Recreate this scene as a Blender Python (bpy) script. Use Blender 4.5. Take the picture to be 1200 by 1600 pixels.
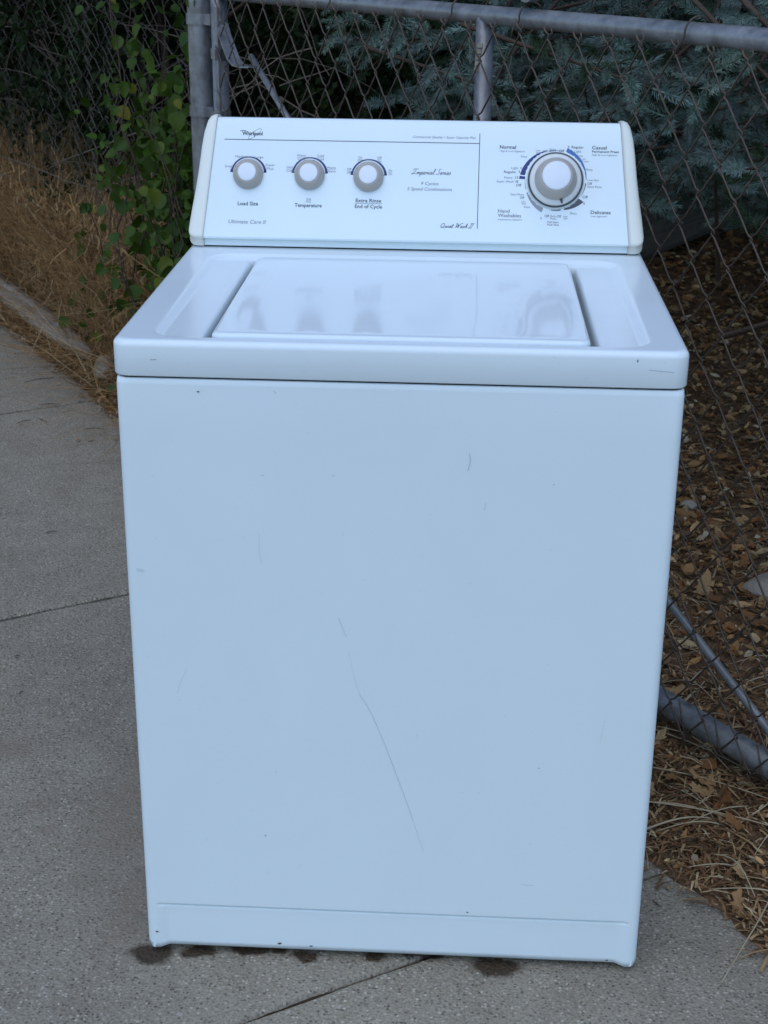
import bpy, bmesh, math, random
import numpy as np
from mathutils import Vector, Matrix

for o in list(bpy.data.objects):
    bpy.data.objects.remove(o, do_unlink=True)
scn = bpy.context.scene
COL = scn.collection
R = math.radians
random.seed(7)
rng = np.random.default_rng(11)

# ------------------------------------------------------------------ camera
cam = bpy.data.cameras.new('camera')
camo = bpy.data.objects.new('camera', cam)
COL.objects.link(camo)
camo.location = (0.0737, -1.7744, 1.407)
camo.rotation_euler = (R(68.2666), R(-0.5303), R(3.0884))
cam.sensor_fit = 'VERTICAL'
cam.sensor_height = 36.0
cam.sensor_width = 27.0
cam.lens = 52.88
cam.clip_start = 0.05
cam.clip_end = 2000
cam.dof.use_dof = True
cam.dof.focus_distance = 2.15
cam.dof.aperture_fstop = 20.0
scn.camera = camo

# ------------------------------------------------------------------ light
SUN_EL, SUN_AZ = 62.0, 192.0        # compass style: 180 = behind the photographer
world = bpy.data.worlds.new('World')
scn.world = world
world.use_nodes = True
wn = world.node_tree
wn.nodes.clear()
wo = wn.nodes.new('ShaderNodeOutputWorld')
bg = wn.nodes.new('ShaderNodeBackground')
sky = wn.nodes.new('ShaderNodeTexSky')
sky.sky_type = 'NISHITA'
sky.sun_disc = False
sky.sun_elevation = R(SUN_EL)
sky.sun_rotation = R(SUN_AZ)
sky.air_density = 1.0
sky.dust_density = 0.0
sky.ozone_density = 5.0
bg.inputs['Strength'].default_value = 0.15
wn.links.new(sky.outputs[0], bg.inputs['Color'])
wn.links.new(bg.outputs[0], wo.inputs['Surface'])

sun = bpy.data.lights.new('sun', 'SUN')
sun.energy = 0.95
sun.angle = R(70)
sun.color = (1.0, 0.985, 0.965)
suno = bpy.data.objects.new('sun', sun)
COL.objects.link(suno)
az = R(SUN_AZ)
sd = Vector((math.sin(az) * math.cos(R(SUN_EL)), math.cos(az) * math.cos(R(SUN_EL)), math.sin(R(SUN_EL))))
suno.rotation_euler = sd.to_track_quat('Z', 'Y').to_euler()
suno.location = (0, -3, 6)

scn.view_settings.view_transform = 'Standard'
scn.view_settings.look = 'None'
scn.view_settings.gamma = 1
scn.view_settings.use_curve_mapping = False
scn.cycles.max_bounces = 6
scn.cycles.diffuse_bounces = 3
scn.cycles.glossy_bounces = 3
scn.view_settings.exposure = 0.46


# ------------------------------------------------------------------ helpers
def tag(o, label=None, cat=None, group=None, kind=None):
    if label: o['label'] = label
    if cat: o['category'] = cat
    if group: o['group'] = group
    if kind: o['kind'] = kind
    return o


def empty(name, loc=(0, 0, 0)):
    o = bpy.data.objects.new(name, None)
    o.empty_display_size = 0.1
    o.location = loc
    COL.objects.link(o)
    return o


def link(name, me, parent=None, loc=(0, 0, 0), rot=None):
    o = bpy.data.objects.new(name, me)
    COL.objects.link(o)
    o.location = loc
    if rot is not None: o.rotation_euler = rot
    if parent is not None: o.parent = parent
    return o


def np_mesh(name, verts, faces, mat=None, smooth=False, tint=None):
    """verts (n,3); faces: (m,k) array or list of arrays / list of lists"""
    me = bpy.data.meshes.new(name)
    verts = np.asarray(verts, np.float32)
    if isinstance(faces, np.ndarray):
        groups = [faces]
    else:
        by = {}
        for f in faces: by.setdefault(len(f), []).append(f)
        groups = [np.array(v, np.int32) for v in by.values()]
    me.vertices.add(len(verts))
    me.vertices.foreach_set('co', verts.ravel())
    loops = np.concatenate([g.ravel() for g in groups]).astype(np.int32)
    tot = np.concatenate([np.full(len(g), g.shape[1], np.int32) for g in groups])
    st = np.concatenate([[0], np.cumsum(tot)[:-1]]).astype(np.int32)
    me.loops.add(len(loops))
    me.loops.foreach_set('vertex_index', loops)
    me.polygons.add(len(tot))
    me.polygons.foreach_set('loop_start', st)
    me.polygons.foreach_set('loop_total', tot)
    me.polygons.foreach_set('use_smooth', np.full(len(tot), smooth))
    if tint is not None:
        ca = me.color_attributes.new('tint', 'FLOAT_COLOR', 'POINT')
        t = np.asarray(tint, np.float32)
        if t.ndim == 1: t = np.stack([t, t, t, np.ones_like(t)], 1)
        ca.data.foreach_set('color', t.ravel())
    me.update(calc_edges=True)
    me.validate()
    if mat: me.materials.append(mat)
    return me


class MB:
    """collects simple shapes into one mesh"""
    def __init__(s): s.v = []; s.f = []
    def add(s, v, f):
        b = len(s.v)
        s.v.extend([tuple(p) for p in v])
        s.f.extend([[i + b for i in q] for q in f])
        return s
    def box(s, c, d, M=None, bev=0.0):
        hx, hy, hz = d[0] / 2, d[1] / 2, d[2] / 2
        bm = bmesh.new()
        bmesh.ops.create_cube(bm, size=1)
        for v in bm.verts: v.co = Vector((v.co.x * d[0], v.co.y * d[1], v.co.z * d[2]))
        if bev > 0: bmesh.ops.bevel(bm, geom=bm.edges[:], offset=bev, segments=2, affect='EDGES', profile=0.5)
        bm.verts.ensure_lookup_table()
        vs = [v.co.copy() for v in bm.verts]
        fs = [[v.index for v in f.verts] for f in bm.faces]
        bm.verts.index_update()
        fs = [[v.index for v in f.verts] for f in bm.faces]
        bm.free()
        if M is not None: vs = [M @ v for v in vs]
        return s.add([Vector(c) + v for v in vs], fs)
    def tube(s, pts, r, n=8, caps=True):
        v, f = tube(pts, r, n, caps)
        return s.add(v, f)
    def build(s, name, mat, parent=None, smooth=False, origin=None, loc=(0, 0, 0)):
        v = np.array(s.v, np.float32)
        if origin is not None: v = v - np.array(origin, np.float32)
        return link(name, np_mesh(name, v, s.f, mat, smooth), parent, loc)


def tube(pts, r, n=8, caps=True):
    pts = [Vector(p) for p in pts]
    m = len(pts)
    rs = r if hasattr(r, '__len__') else [r] * m
    tang = []
    for i in range(m):
        a = pts[max(i - 1, 0)]; b = pts[min(i + 1, m - 1)]
        tang.append((b - a).normalized())
    up = Vector((0, 0, 1)) if abs(tang[0].z) < 0.9 else Vector((1, 0, 0))
    nrm = tang[0].cross(up).normalized()
    V = []; F = []
    for i in range(m):
        if i: nrm = (nrm - tang[i] * nrm.dot(tang[i])).normalized()
        bi = tang[i].cross(nrm)
        for k in range(n):
            a = 2 * math.pi * k / n
            V.append(pts[i] + (nrm * math.cos(a) + bi * math.sin(a)) * rs[i])
    for i in range(m - 1):
        for k in range(n):
            k2 = (k + 1) % n
            F.append([i * n + k, i * n + k2, (i + 1) * n + k2, (i + 1) * n + k])
    if caps:
        F.append([k for k in range(n)][::-1])
        F.append([(m - 1) * n + k for k in range(n)])
    return V, F


def lathe(prof, n=48):
    """prof: list of (r,z); closed at r=0 ends"""
    V = []; F = []; rings = []
    for r, z in prof:
        if r <= 1e-6:
            rings.append([len(V)]); V.append((0, 0, z))
        else:
            rings.append(list(range(len(V), len(V) + n)))
            V += [(r * math.cos(2 * math.pi * k / n), r * math.sin(2 * math.pi * k / n), z) for k in range(n)]
    for a, b in zip(rings[:-1], rings[1:]):
        for k in range(n):
            k2 = (k + 1) % n
            if len(a) == 1: F.append([a[0], b[k], b[k2]])
            elif len(b) == 1: F.append([a[k], b[0], a[k2]])
            else: F.append([a[k], b[k], b[k2], a[k2]])
    F = [f[::-1] for f in F]
    return V, F


def catmull(p, n=6):
    p = [np.array(q, float) for q in p]
    if len(p) < 3: return p
    q = [2 * p[0] - p[1]] + p + [2 * p[-1] - p[-2]]
    out = []
    for i in range(1, len(q) - 2):
        for k in range(n):
            t = k / n
            a, b, c, d = q[i - 1], q[i], q[i + 1], q[i + 2]
            out.append(0.5 * ((2 * b) + (c - a) * t + (2 * a - 5 * b + 4 * c - d) * t * t + (3 * b - a - 3 * c + d) * t ** 3))
    out.append(p[-1])
    return out


def sstep(a, b, x):
    t = np.clip((np.asarray(x, float) - a) / (b - a), 0, 1)
    return t * t * (3 - 2 * t)


def vnoise(x, y, seed=0):
    """cheap smooth value noise on arrays, 0..1"""
    x = np.asarray(x, float); y = np.asarray(y, float)
    xi = np.floor(x).astype(np.int64); yi = np.floor(y).astype(np.int64)
    fx = x - xi; fy = y - yi
    fx = fx * fx * (3 - 2 * fx); fy = fy * fy * (3 - 2 * fy)
    def h(a, b):
        n = (a * 374761393 + b * 668265263 + seed * 974634777) & 0x7fffffff
        n = ((n ^ (n >> 13)) * 1274126177) & 0x7fffffff
        return ((n ^ (n >> 16)) & 0xffff) / 65535.0
    return (h(xi, yi) * (1 - fx) + h(xi + 1, yi) * fx) * (1 - fy) + (h(xi, yi + 1) * (1 - fx) + h(xi + 1, yi + 1) * fx) * fy


# ------------------------------------------------------------------ materials
class NT:
    def __init__(s, name):
        s.m = bpy.data.materials.new(name); s.m.use_nodes = True
        s.t = s.m.node_tree; s.t.nodes.clear()
        s.out = s.n('ShaderNodeOutputMaterial'); s.b = s.n('ShaderNodeBsdfPrincipled')
        s.l(s.b.outputs[0], s.out.inputs[0])
    def n(s, t, **kw):
        x = s.t.nodes.new(t)
        for k, v in kw.items(): setattr(x, k, v)
        return x
    def l(s, a, b): s.t.links.new(a, b)
    def set(s, k, v): s.b.inputs[k].default_value = v
    def coord(s, out='Object'): return s.n('ShaderNodeTexCoord').outputs[out]
    def noise(s, vec, scale, detail=4, rough=0.55, dist=0.0):
        x = s.n('ShaderNodeTexNoise'); s.l(vec, x.inputs['Vector'])
        x.inputs['Scale'].default_value = scale; x.inputs['Detail'].default_value = detail
        x.inputs['Roughness'].default_value = rough; x.inputs['Distortion'].default_value = dist
        return x.outputs['Fac']
    def ramp(s, fac, stops):
        x = s.n('ShaderNodeValToRGB'); e = x.color_ramp.elements
        while len(e) < len(stops): e.new(0.5)
        for i, (p, c) in enumerate(stops):
            e[i].position = p
            e[i].color = (*c, 1) if hasattr(c, '__len__') else (c, c, c, 1)
        s.l(fac, x.inputs[0]); return x.outputs[0]
    def mix(s, fac, a, b, mode='MIX'):
        x = s.n('ShaderNodeMix', data_type='RGBA', blend_type=mode)
        for sock, v in ((x.inputs[0], fac), (x.inputs[6], a), (x.inputs[7], b)):
            if hasattr(v, 'links') or isinstance(v, bpy.types.NodeSocket): s.l(v, sock)
            elif hasattr(v, '__len__'): sock.default_value = (*v, 1)
            else: sock.default_value = v
        return x.outputs[2]
    def math(s, op, a, b=0.0, c=None, clamp=False):
        x = s.n('ShaderNodeMath', operation=op, use_clamp=clamp)
        for i, v in enumerate((a, b) if c is None else (a, b, c)):
            if isinstance(v, bpy.types.NodeSocket): s.l(v, x.inputs[i])
            else: x.inputs[i].default_value = v
        return x.outputs[0]
    def bump(s, h, strength=0.3, dist=0.002):
        x = s.n('ShaderNodeBump'); x.inputs['Strength'].default_value = strength
        x.inputs['Distance'].default_value = dist
        s.l(h, x.inputs['Height']); s.l(x.outputs[0], s.b.inputs['Normal'])
    def attr(s, name='tint'):
        return s.n('ShaderNodeAttribute', attribute_name=name).outputs['Color']
    def color(s, c):
        if isinstance(c, bpy.types.NodeSocket): s.l(c, s.b.inputs['Base Color'])
        else: s.b.inputs['Base Color'].default_value = (*c, 1)


def enamel(name, col, rough, wear=0.5, wave=0.0, spec=0.5):
    t = NT(name); P = t.coord()
    dirt = t.ramp(t.noise(P, 4.5, 6, 0.65, 0.6), [(0.40, 0.0), (0.78, 1.0)])
    c = t.mix(t.math('MULTIPLY', dirt, 0.26 * wear), col, (col[0] * .84, col[1] * .83, col[2] * .76))
    spk = t.ramp(t.noise(P, 140, 2, 0.5), [(0.735, 0.0), (0.76, 1.0)])
    c = t.mix(t.math('MULTIPLY', spk, 0.16 * wear), c, (0.40, 0.37, 0.33))
    t.color(c)
    r = t.math('MULTIPLY_ADD', t.noise(P, 14, 4), rough * 0.6, rough * 0.7)
    t.l(r, t.b.inputs['Roughness'])
    t.set('Specular IOR Level', spec)
    t.bump(t.math('ADD', t.math('MULTIPLY', t.noise(P, 260, 2), 0.05), t.math('MULTIPLY', t.noise(P, 3.2, 3, 0.5), wave)), 0.25, 0.0006)
    return t.m


def plain(name, col, rough=0.5, metal=0.0, var=0.15, scale=30, bump=0.1, dist=0.001):
    t = NT(name); t.set('Specular IOR Level', 0.1 if rough > 0.75 else 0.5); P = t.coord(); n = t.noise(P, scale, 5)
    t.color(t.mix(n, [c * (1 - var) for c in col], [min(1, c * (1 + var)) for c in col]))
    t.set('Roughness', rough); t.set('Metallic', metal)
    if bump: t.bump(t.noise(P, scale * 6, 3), bump, dist)
    return t.m


M = {}
M['enamel'] = enamel('white_enamel_front', (0.755, 0.83, 0.835), 0.34, 0.7, 5.0)
M['enamel_top'] = enamel('white_enamel_top', (0.765, 0.83, 0.84), 0.22, 0.8, 0.0, 0.4)
M['enamel_lid'] = enamel('white_enamel_lid', (0.765, 0.83, 0.84), 0.075, 0.4, 0.0, 0.28)
M['panel'] = enamel('white_panel', (0.76, 0.84, 0.85), 0.36, 0.15)
M['cap'] = enamel('off_white_plastic', (0.79, 0.79, 0.70), 0.45, 0.7)
M['dark_gap'] = plain('dark_gap', (0.02, 0.02, 0.022), 0.8)
M['knob_grey'] = plain('taupe_plastic', (0.42, 0.375, 0.325), 0.42, 0, 0.05)
M['knob_white'] = plain('white_plastic', (0.75, 0.77, 0.80), 0.28, 0, 0.03, bump=0)
M['skirt'] = plain('dial_skirt', (0.70, 0.70, 0.66), 0.35, 0, 0.04)
M['ink'] = plain('dark_ink', (0.035, 0.045, 0.06), 0.5, bump=0)
M['ink_soft'] = plain('grey_ink', (0.20, 0.22, 0.25), 0.5, bump=0)
M['ink_navy'] = plain('navy_ink', (0.015, 0.035, 0.16), 0.45, bump=0)
M['ink_blue'] = plain('blue_ink', (0.05, 0.16, 0.42), 0.45, bump=0)
M['ink_lgrey'] = plain('light_grey_ink', (0.30, 0.30, 0.31), 0.5, bump=0)
M['ink_dgrey'] = plain('dark_grey_ink', (0.07, 0.08, 0.09), 0.5, bump=0)
M['scratch'] = plain('scratch_grey', (0.33, 0.35, 0.37), 0.6, bump=0)
M['chip'] = plain('chipped_metal', (0.06, 0.055, 0.055), 0.7, bump=0)


def galvanized(name, col, metal=0.55, rough=0.5, rust=0.2):
    t = NT(name); P = t.coord()
    n = t.ramp(t.noise(P, 26, 6, 0.7), [(0.3, 0.0), (0.7, 1.0)]); n2 = t.noise(P, 90, 3)
    c = t.mix(n, [x * 0.6 for x in col], [x * 1.35 for x in col])
    c = t.mix(t.math('MULTIPLY', t.ramp(n2, [(0.55, 0.0), (0.7, 1.0)]), rust), c, (0.16, 0.10, 0.06))
    t.color(c); t.set('Metallic', metal)
    t.l(t.math('MULTIPLY_ADD', n, 0.3, rough - 0.12), t.b.inputs['Roughness'])
    t.bump(n2, 0.2, 0.0008)
    return t.m


M['pipe'] = galvanized('galvanized_pipe', (0.25, 0.25, 0.25), 0.5, 0.42, 0.12)
M['wire'] = galvanized('weathered_wire', (0.076, 0.055, 0.040), 0.22, 0.5, 0.6)
M['wire_far'] = galvanized('weathered_wire_far', (0.062, 0.052, 0.040), 0.2, 0.55, 0.4)

# concrete with wet spots in front of the machine
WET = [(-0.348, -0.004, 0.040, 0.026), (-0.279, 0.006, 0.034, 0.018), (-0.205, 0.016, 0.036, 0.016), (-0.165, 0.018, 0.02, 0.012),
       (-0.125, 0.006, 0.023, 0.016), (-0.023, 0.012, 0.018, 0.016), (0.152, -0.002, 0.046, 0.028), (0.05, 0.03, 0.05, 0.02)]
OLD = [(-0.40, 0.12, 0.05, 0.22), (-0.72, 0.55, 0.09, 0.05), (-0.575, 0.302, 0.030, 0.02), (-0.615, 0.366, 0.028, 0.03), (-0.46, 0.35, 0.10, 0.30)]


def concrete():
    t = NT('exposed_aggregate_concrete'); P = t.coord()
    big = t.noise(P, 1.7, 5, 0.6); mid = t.noise(P, 11, 5, 0.6); fine = t.noise(P, 210, 4, 0.75)
    c = t.mix(big, (0.275, 0.236, 0.172), (0.40, 0.35, 0.265))
    c = t.mix(t.math('MULTIPLY', t.ramp(mid, [(0.40, 0.0), (0.72, 1.0)]), 0.5), c, (0.21, 0.17, 0.12))
    vo = t.n('ShaderNodeTexVoronoi'); t.l(P, vo.inputs['Vector']); vo.inputs['Scale'].default_value = 190
    grey = t.n('ShaderNodeSeparateColor'); t.l(vo.outputs['Color'], grey.inputs[0])
    core = t.ramp(vo.outputs['Distance'], [(0.32, 1.0), (0.52, 0.0)])
    light = t.math('MULTIPLY', t.ramp(grey.outputs[0], [(0.62, 0.0), (0.92, 1.0)]), core)
    dark = t.math('MULTIPLY', t.ramp(grey.outputs[1], [(0.60, 0.0), (0.88, 1.0)]), core)
    c = t.mix(t.math('MULTIPLY', light, 0.85), c, (0.56, 0.50, 0.40))
    c = t.mix(t.math('MULTIPLY', dark, 0.78), c, (0.075, 0.064, 0.05))
    vo2 = t.n('ShaderNodeTexVoronoi'); t.l(P, vo2.inputs['Vector']); vo2.inputs['Scale'].default_value = 70
    g2 = t.n('ShaderNodeSeparateColor'); t.l(vo2.outputs['Color'], g2.inputs[0])
    core2 = t.ramp(vo2.outputs['Distance'], [(0.20, 1.0), (0.34, 0.0)])
    c = t.mix(t.math('MULTIPLY', t.math('MULTIPLY', t.ramp(g2.outputs[0], [(0.88, 0.0), (0.93, 1.0)]), core2), 0.35), c, (0.09, 0.075, 0.066))
    c = t.mix(t.math('MULTIPLY', t.math('MULTIPLY', t.ramp(g2.outputs[1], [(0.90, 0.0), (0.95, 1.0)]), core2), 0.55), c, (0.52, 0.47, 0.39))
    c = t.mix(t.math('MULTIPLY', t.ramp(fine, [(0.42, 0.0), (0.66, 1.0)]), 0.68), c, (0.105, 0.09, 0.068))
    # spots
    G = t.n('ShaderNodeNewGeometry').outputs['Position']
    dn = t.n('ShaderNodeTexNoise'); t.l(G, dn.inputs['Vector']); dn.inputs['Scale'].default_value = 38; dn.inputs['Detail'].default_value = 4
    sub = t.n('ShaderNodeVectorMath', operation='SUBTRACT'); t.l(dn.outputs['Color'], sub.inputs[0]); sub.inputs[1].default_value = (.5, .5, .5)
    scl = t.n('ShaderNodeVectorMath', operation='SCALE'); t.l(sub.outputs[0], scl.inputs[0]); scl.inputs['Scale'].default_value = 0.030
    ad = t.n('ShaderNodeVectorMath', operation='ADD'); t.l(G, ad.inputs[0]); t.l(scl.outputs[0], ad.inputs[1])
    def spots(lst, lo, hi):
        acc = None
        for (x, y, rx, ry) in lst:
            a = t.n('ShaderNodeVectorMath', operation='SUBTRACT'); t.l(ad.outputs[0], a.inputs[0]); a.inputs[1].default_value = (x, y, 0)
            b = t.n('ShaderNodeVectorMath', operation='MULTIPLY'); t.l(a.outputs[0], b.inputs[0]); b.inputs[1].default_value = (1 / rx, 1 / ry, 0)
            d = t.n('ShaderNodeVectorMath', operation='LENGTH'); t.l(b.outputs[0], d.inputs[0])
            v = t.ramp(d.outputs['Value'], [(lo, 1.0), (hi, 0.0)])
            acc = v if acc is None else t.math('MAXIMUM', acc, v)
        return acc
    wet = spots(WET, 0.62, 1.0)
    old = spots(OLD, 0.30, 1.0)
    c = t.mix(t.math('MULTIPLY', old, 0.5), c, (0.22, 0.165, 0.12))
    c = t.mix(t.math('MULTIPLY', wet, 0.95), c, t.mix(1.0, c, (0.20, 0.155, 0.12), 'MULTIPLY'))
    t.color(c)
    t.l(t.math('MULTIPLY_ADD', wet, -0.35, 0.9), t.b.inputs['Roughness'])
    h = t.math('ADD', t.math('MULTIPLY', fine, 0.6), t.math('MULTIPLY', vo.outputs['Distance'], -0.8))
    t.set('Specular IOR Level', 0.25); t.bump(h, 1.0, 0.002)
    return t.m


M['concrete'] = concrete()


def soil():
    t = NT('soil'); P = t.coord()
    a = t.noise(P, 3, 6, 0.65); b = t.noise(P, 60, 5, 0.7); d = t.noise(P, 16, 4)
    c = t.mix(a, (0.10, 0.058, 0.03), (0.20, 0.12, 0.063))
    c = t.mix(t.ramp(b, [(0.35, 0.0), (0.75, 1.0)]), c, (0.28, 0.175, 0.095))
    c = t.mix(t.math('MULTIPLY', t.ramp(d, [(0.5, 0.0), (0.7, 1.0)]), 0.5), c, (0.035, 0.024, 0.017))
    t.color(c); t.set('Roughness', 0.95); t.set('Specular IOR Level', 0.1); t.bump(t.math('ADD', b, d), 0.9, 0.01)
    return t.m


M['soil'] = soil()


def tinted(name, rough=0.7, sheen=0.0, trans=0.0, grain=40, var=0.25):
    """colour from the per-piece attribute, mottled by noise"""
    t = NT(name); P = t.coord(); n = t.noise(P, grain, 4)
    a = t.attr()
    c = t.mix(n, t.mix(1.0, a, (1 - var,) * 3, 'MULTIPLY'), t.mix(1.0, a, (1 + var,) * 3, 'MULTIPLY'))
    t.color(c); t.set('Roughness', rough); t.set('Specular IOR Level', 0.12)
    if trans:
        tr = t.n('ShaderNodeBsdfTranslucent'); t.l(c, tr.inputs[0])
        mx = t.n('ShaderNodeMixShader'); mx.inputs[0].default_value = trans
        t.l(t.b.outputs[0], mx.inputs[1]); t.l(tr.outputs[0], mx.inputs[2]); t.l(mx.outputs[0], t.out.inputs[0])
    return t.m


M['needle'] = tinted('spruce_needles', 0.55)
M['grass'] = tinted('dry_grass_blades', 0.7, trans=0.25)
M['litter'] = tinted('dead_leaves', 0.75, trans=0.1)
M['foliage'] = tinted('shrub_foliage', 0.5, trans=0.2)
M['twig'] = plain('dead_twig', (0.17, 0.135, 0.105), 0.85, 0, 0.35, 40)
M['bark'] = plain('bark', (0.085, 0.06, 0.045), 0.9, 0, 0.4, 14, 0.9, 0.01)


def per_object(name, stops, rough=0.45, trans=0.2, grain=60):
    t = NT(name); P = t.coord()
    rnd = t.n('ShaderNodeObjectInfo').outputs['Random']
    c = t.ramp(rnd, stops)
    n = t.noise(P, grain, 4)
    c = t.mix(t.math('MULTIPLY', n, 0.6), c, t.mix(1.0, c, (0.55, 0.55, 0.5), 'MULTIPLY'))
    t.color(c); t.set('Roughness', rough); t.set('Specular IOR Level', 0.18)
    tr = t.n('ShaderNodeBsdfTranslucent'); t.l(c, tr.inputs[0])
    mx = t.n('ShaderNodeMixShader'); mx.inputs[0].default_value = trans
    t.l(t.b.outputs[0], mx.inputs[1]); t.l(tr.outputs[0], mx.inputs[2]); t.l(mx.outputs[0], t.out.inputs[0])
    return t.m


M['vine_leaf'] = per_object('vine_leaf', [(0.0, (0.030, 0.062, 0.008)), (0.45, (0.062, 0.105, 0.010)), (0.78, (0.038, 0.08, 0.012)), (0.94, (0.11, 0.135, 0.013)), (1.0, (0.20, 0.17, 0.02))], 0.5)
M['dead_leaf'] = per_object('fallen_leaf', [(0.0, (0.34, 0.185, 0.075)), (0.3, (0.48, 0.31, 0.145)), (0.55, (0.28, 0.125, 0.045)), (0.8, (0.54, 0.38, 0.20)), (1.0, (0.46, 0.37, 0.26))], 0.7, 0.1)


def weathered_wood(name, a, b):
    t = NT(name); P = t.coord('Generated'); O = t.coord()
    mp = t.n('ShaderNodeMapping'); t.l(O, mp.inputs[0]); mp.inputs['Scale'].default_value = (2.2, 42, 42)
    g = t.noise(mp.outputs[0], 1.0, 6, 0.7, 0.4); n = t.noise(O, 9, 4)
    c = t.mix(t.ramp(g, [(0.3, 0.0), (0.7, 1.0)]), a, b)
    c = t.mix(t.math('MULTIPLY', t.ramp(g, [(0.36, 1.0), (0.44, 0.0)]), 0.85), c, [x * 0.22 for x in a])
    c = t.mix(t.math('MULTIPLY', n, 0.4), c, [x * 0.6 for x in a])
    t.color(c); t.set('Roughness', 0.9); t.bump(g, 0.8, 0.006)
    return t.m


M['timber'] = weathered_wood('weathered_timber', (0.17, 0.14, 0.105), (0.46, 0.39, 0.31))
M['log'] = weathered_wood('dark_log', (0.05, 0.045, 0.04), (0.11, 0.10, 0.085))
M['stone'] = plain('grey_stone', (0.33, 0.28, 0.215), 0.9, 0, 0.3, 12, 0.7, 0.006)

# ------------------------------------------------------------------ setting: ground and concrete path
TD = np.array([-0.535, 0.845]); TD /= np.linalg.norm(TD)      # along the path
WD = np.array([TD[1], -TD[0]])                                # across the path, towards the fence
def wt(w, t): return np.asarray(w)[..., None] * WD + np.asarray(t)[..., None] * TD
EDGE = 0.505                                                   # where the path ends, in w


def edge_w(t):
    t = np.asarray(t, float)
    return EDGE + 0.022 * (vnoise(t * 2.3, t * 0 + 3.1) - 0.5) * 2 + 0.022 * (vnoise(t * 9, t * 0 + 9) - 0.5) + 0.012 * (vnoise(t * 34, t * 0 + 5) - 0.5) + 0.02 * sstep(0.2, 2.5, t) \
        - 0.016


def ground_z(w, t):
    w = np.asarray(w, float); t = np.asarray(t, float)
    e = edge_w(t)
    base = -0.06 + 0.053 * sstep(-0.07, 0.0, w - e)
    n = vnoise(w * 9, t * 9, 1) * 0.018 + vnoise(w * 31, t * 31, 2) * 0.008 + vnoise(w * 2.2, t * 2.2, 5) * 0.03
    rise = sstep(0.0, 0.5, w - e) * (n - 0.012) + sstep(1.2, 4.0, w) * 0.06
    return base + rise + 0.010 * (vnoise(w * 14, t * 14, 7) - 0.45) * sstep(-0.03, 0.02, w - e)


def axis(spans):
    out = []
    for a, b, s in spans: out += list(np.arange(a, b, s))
    out.append(spans[-1][1])
    return np.array(out)


ws = axis([(-400, -40, 90), (-40, -4, 6), (-4, 0.38, 0.5), (0.38, 0.70, 0.008), (0.70, 1.6, 0.03), (1.6, 6, 0.12), (6, 40, 4), (40, 400, 90)])
ts = axis([(-400, -40, 90), (-40, -3, 6), (-3, -0.5, 0.25), (-0.5, 4.4, 0.012), (4.4, 9, 0.12), (9, 40, 3), (40, 400, 90)])
WW, TT = np.meshgrid(ws, ts, indexing='ij')
xy = wt(WW, TT)
gz = ground_z(WW, TT)
V = np.concatenate([xy.reshape(-1, 2), gz.reshape(-1, 1)], 1)
nw, nt = len(ws), len(ts)
idx = np.arange(nw * nt).reshape(nw, nt)
Fq = np.stack([idx[:-1, :-1], idx[1:, :-1], idx[1:, 1:], idx[:-1, 1:]], -1).reshape(-1, 4)
ground = link('ground', np_mesh('ground', V, Fq, M['soil'], True))
tag(ground, kind='structure')


def gpoint(w, t, dz=0.0):
    p = wt(np.array(w), np.array(t))
    return Vector((p[0], p[1], float(ground_z(w, t)) + dz))


path = empty('path'); tag(path, kind='structure')
JT = [-0.012 + 1.392 * k for k in range(-4, 7)]
JG = [0.0028 if k == 4 else 0.0075 for k in range(len(JT))]
for k in range(len(JT) - 1):
    t0, t1 = JT[k] + JG[k], JT[k + 1] - JG[k + 1]
    tt = np.arange(t0, t1, 0.02); tt[-1] = t1
    w0 = -3.2
    jit0 = (vnoise(np.linspace(0, 90, 60), np.full(60, k + .5), 21) - 0.5) * 0.008
    jit1 = (vnoise(np.linspace(0, 90, 60), np.full(60, k + 1.5), 22) - 0.5) * 0.008
    wr = edge_w(tt)
    wbot = np.linspace(w0, wr[0], 60); wtop = np.linspace(wr[-1], w0, 60)
    ring = [(w, t0 + j) for w, j in zip(wbot, jit0 * (.7 if k == 4 else 1.5))] + [(w, t) for w, t in zip(wr[1:-1], tt[1:-1])] + [(w, t1 + j) for w, j in zip(wtop, jit1 * (.7 if k == 3 else 1.5))]
    ring = np.array(ring)
    cen = ring.mean(0)
    n = len(ring)
    vs = []
    for inset, z in ((0.0, -0.10), (0.0, -0.005), (0.0035, -0.0012), (0.010, 0.0)):
        q = ring.copy()
        d = np.sign(cen - q) * inset
        dd = np.where(np.abs(q - cen) > inset * 3, d, 0)
        q = q + dd
        p = wt(q[:, 0], q[:, 1])
        vs.append(np.c_[p, np.full(n, z)])
    vs = np.concatenate(vs)
    fs = []
    for lv in range(3):
        for i in range(n):
            j = (i + 1) % n
            fs.append([lv * n + i, lv * n + j, (lv + 1) * n + j, (lv + 1) * n + i])
    fs.append([3 * n + i for i in range(n)])
    link('slab', np_mesh('slab', vs, fs, M['concrete']), path)
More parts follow.
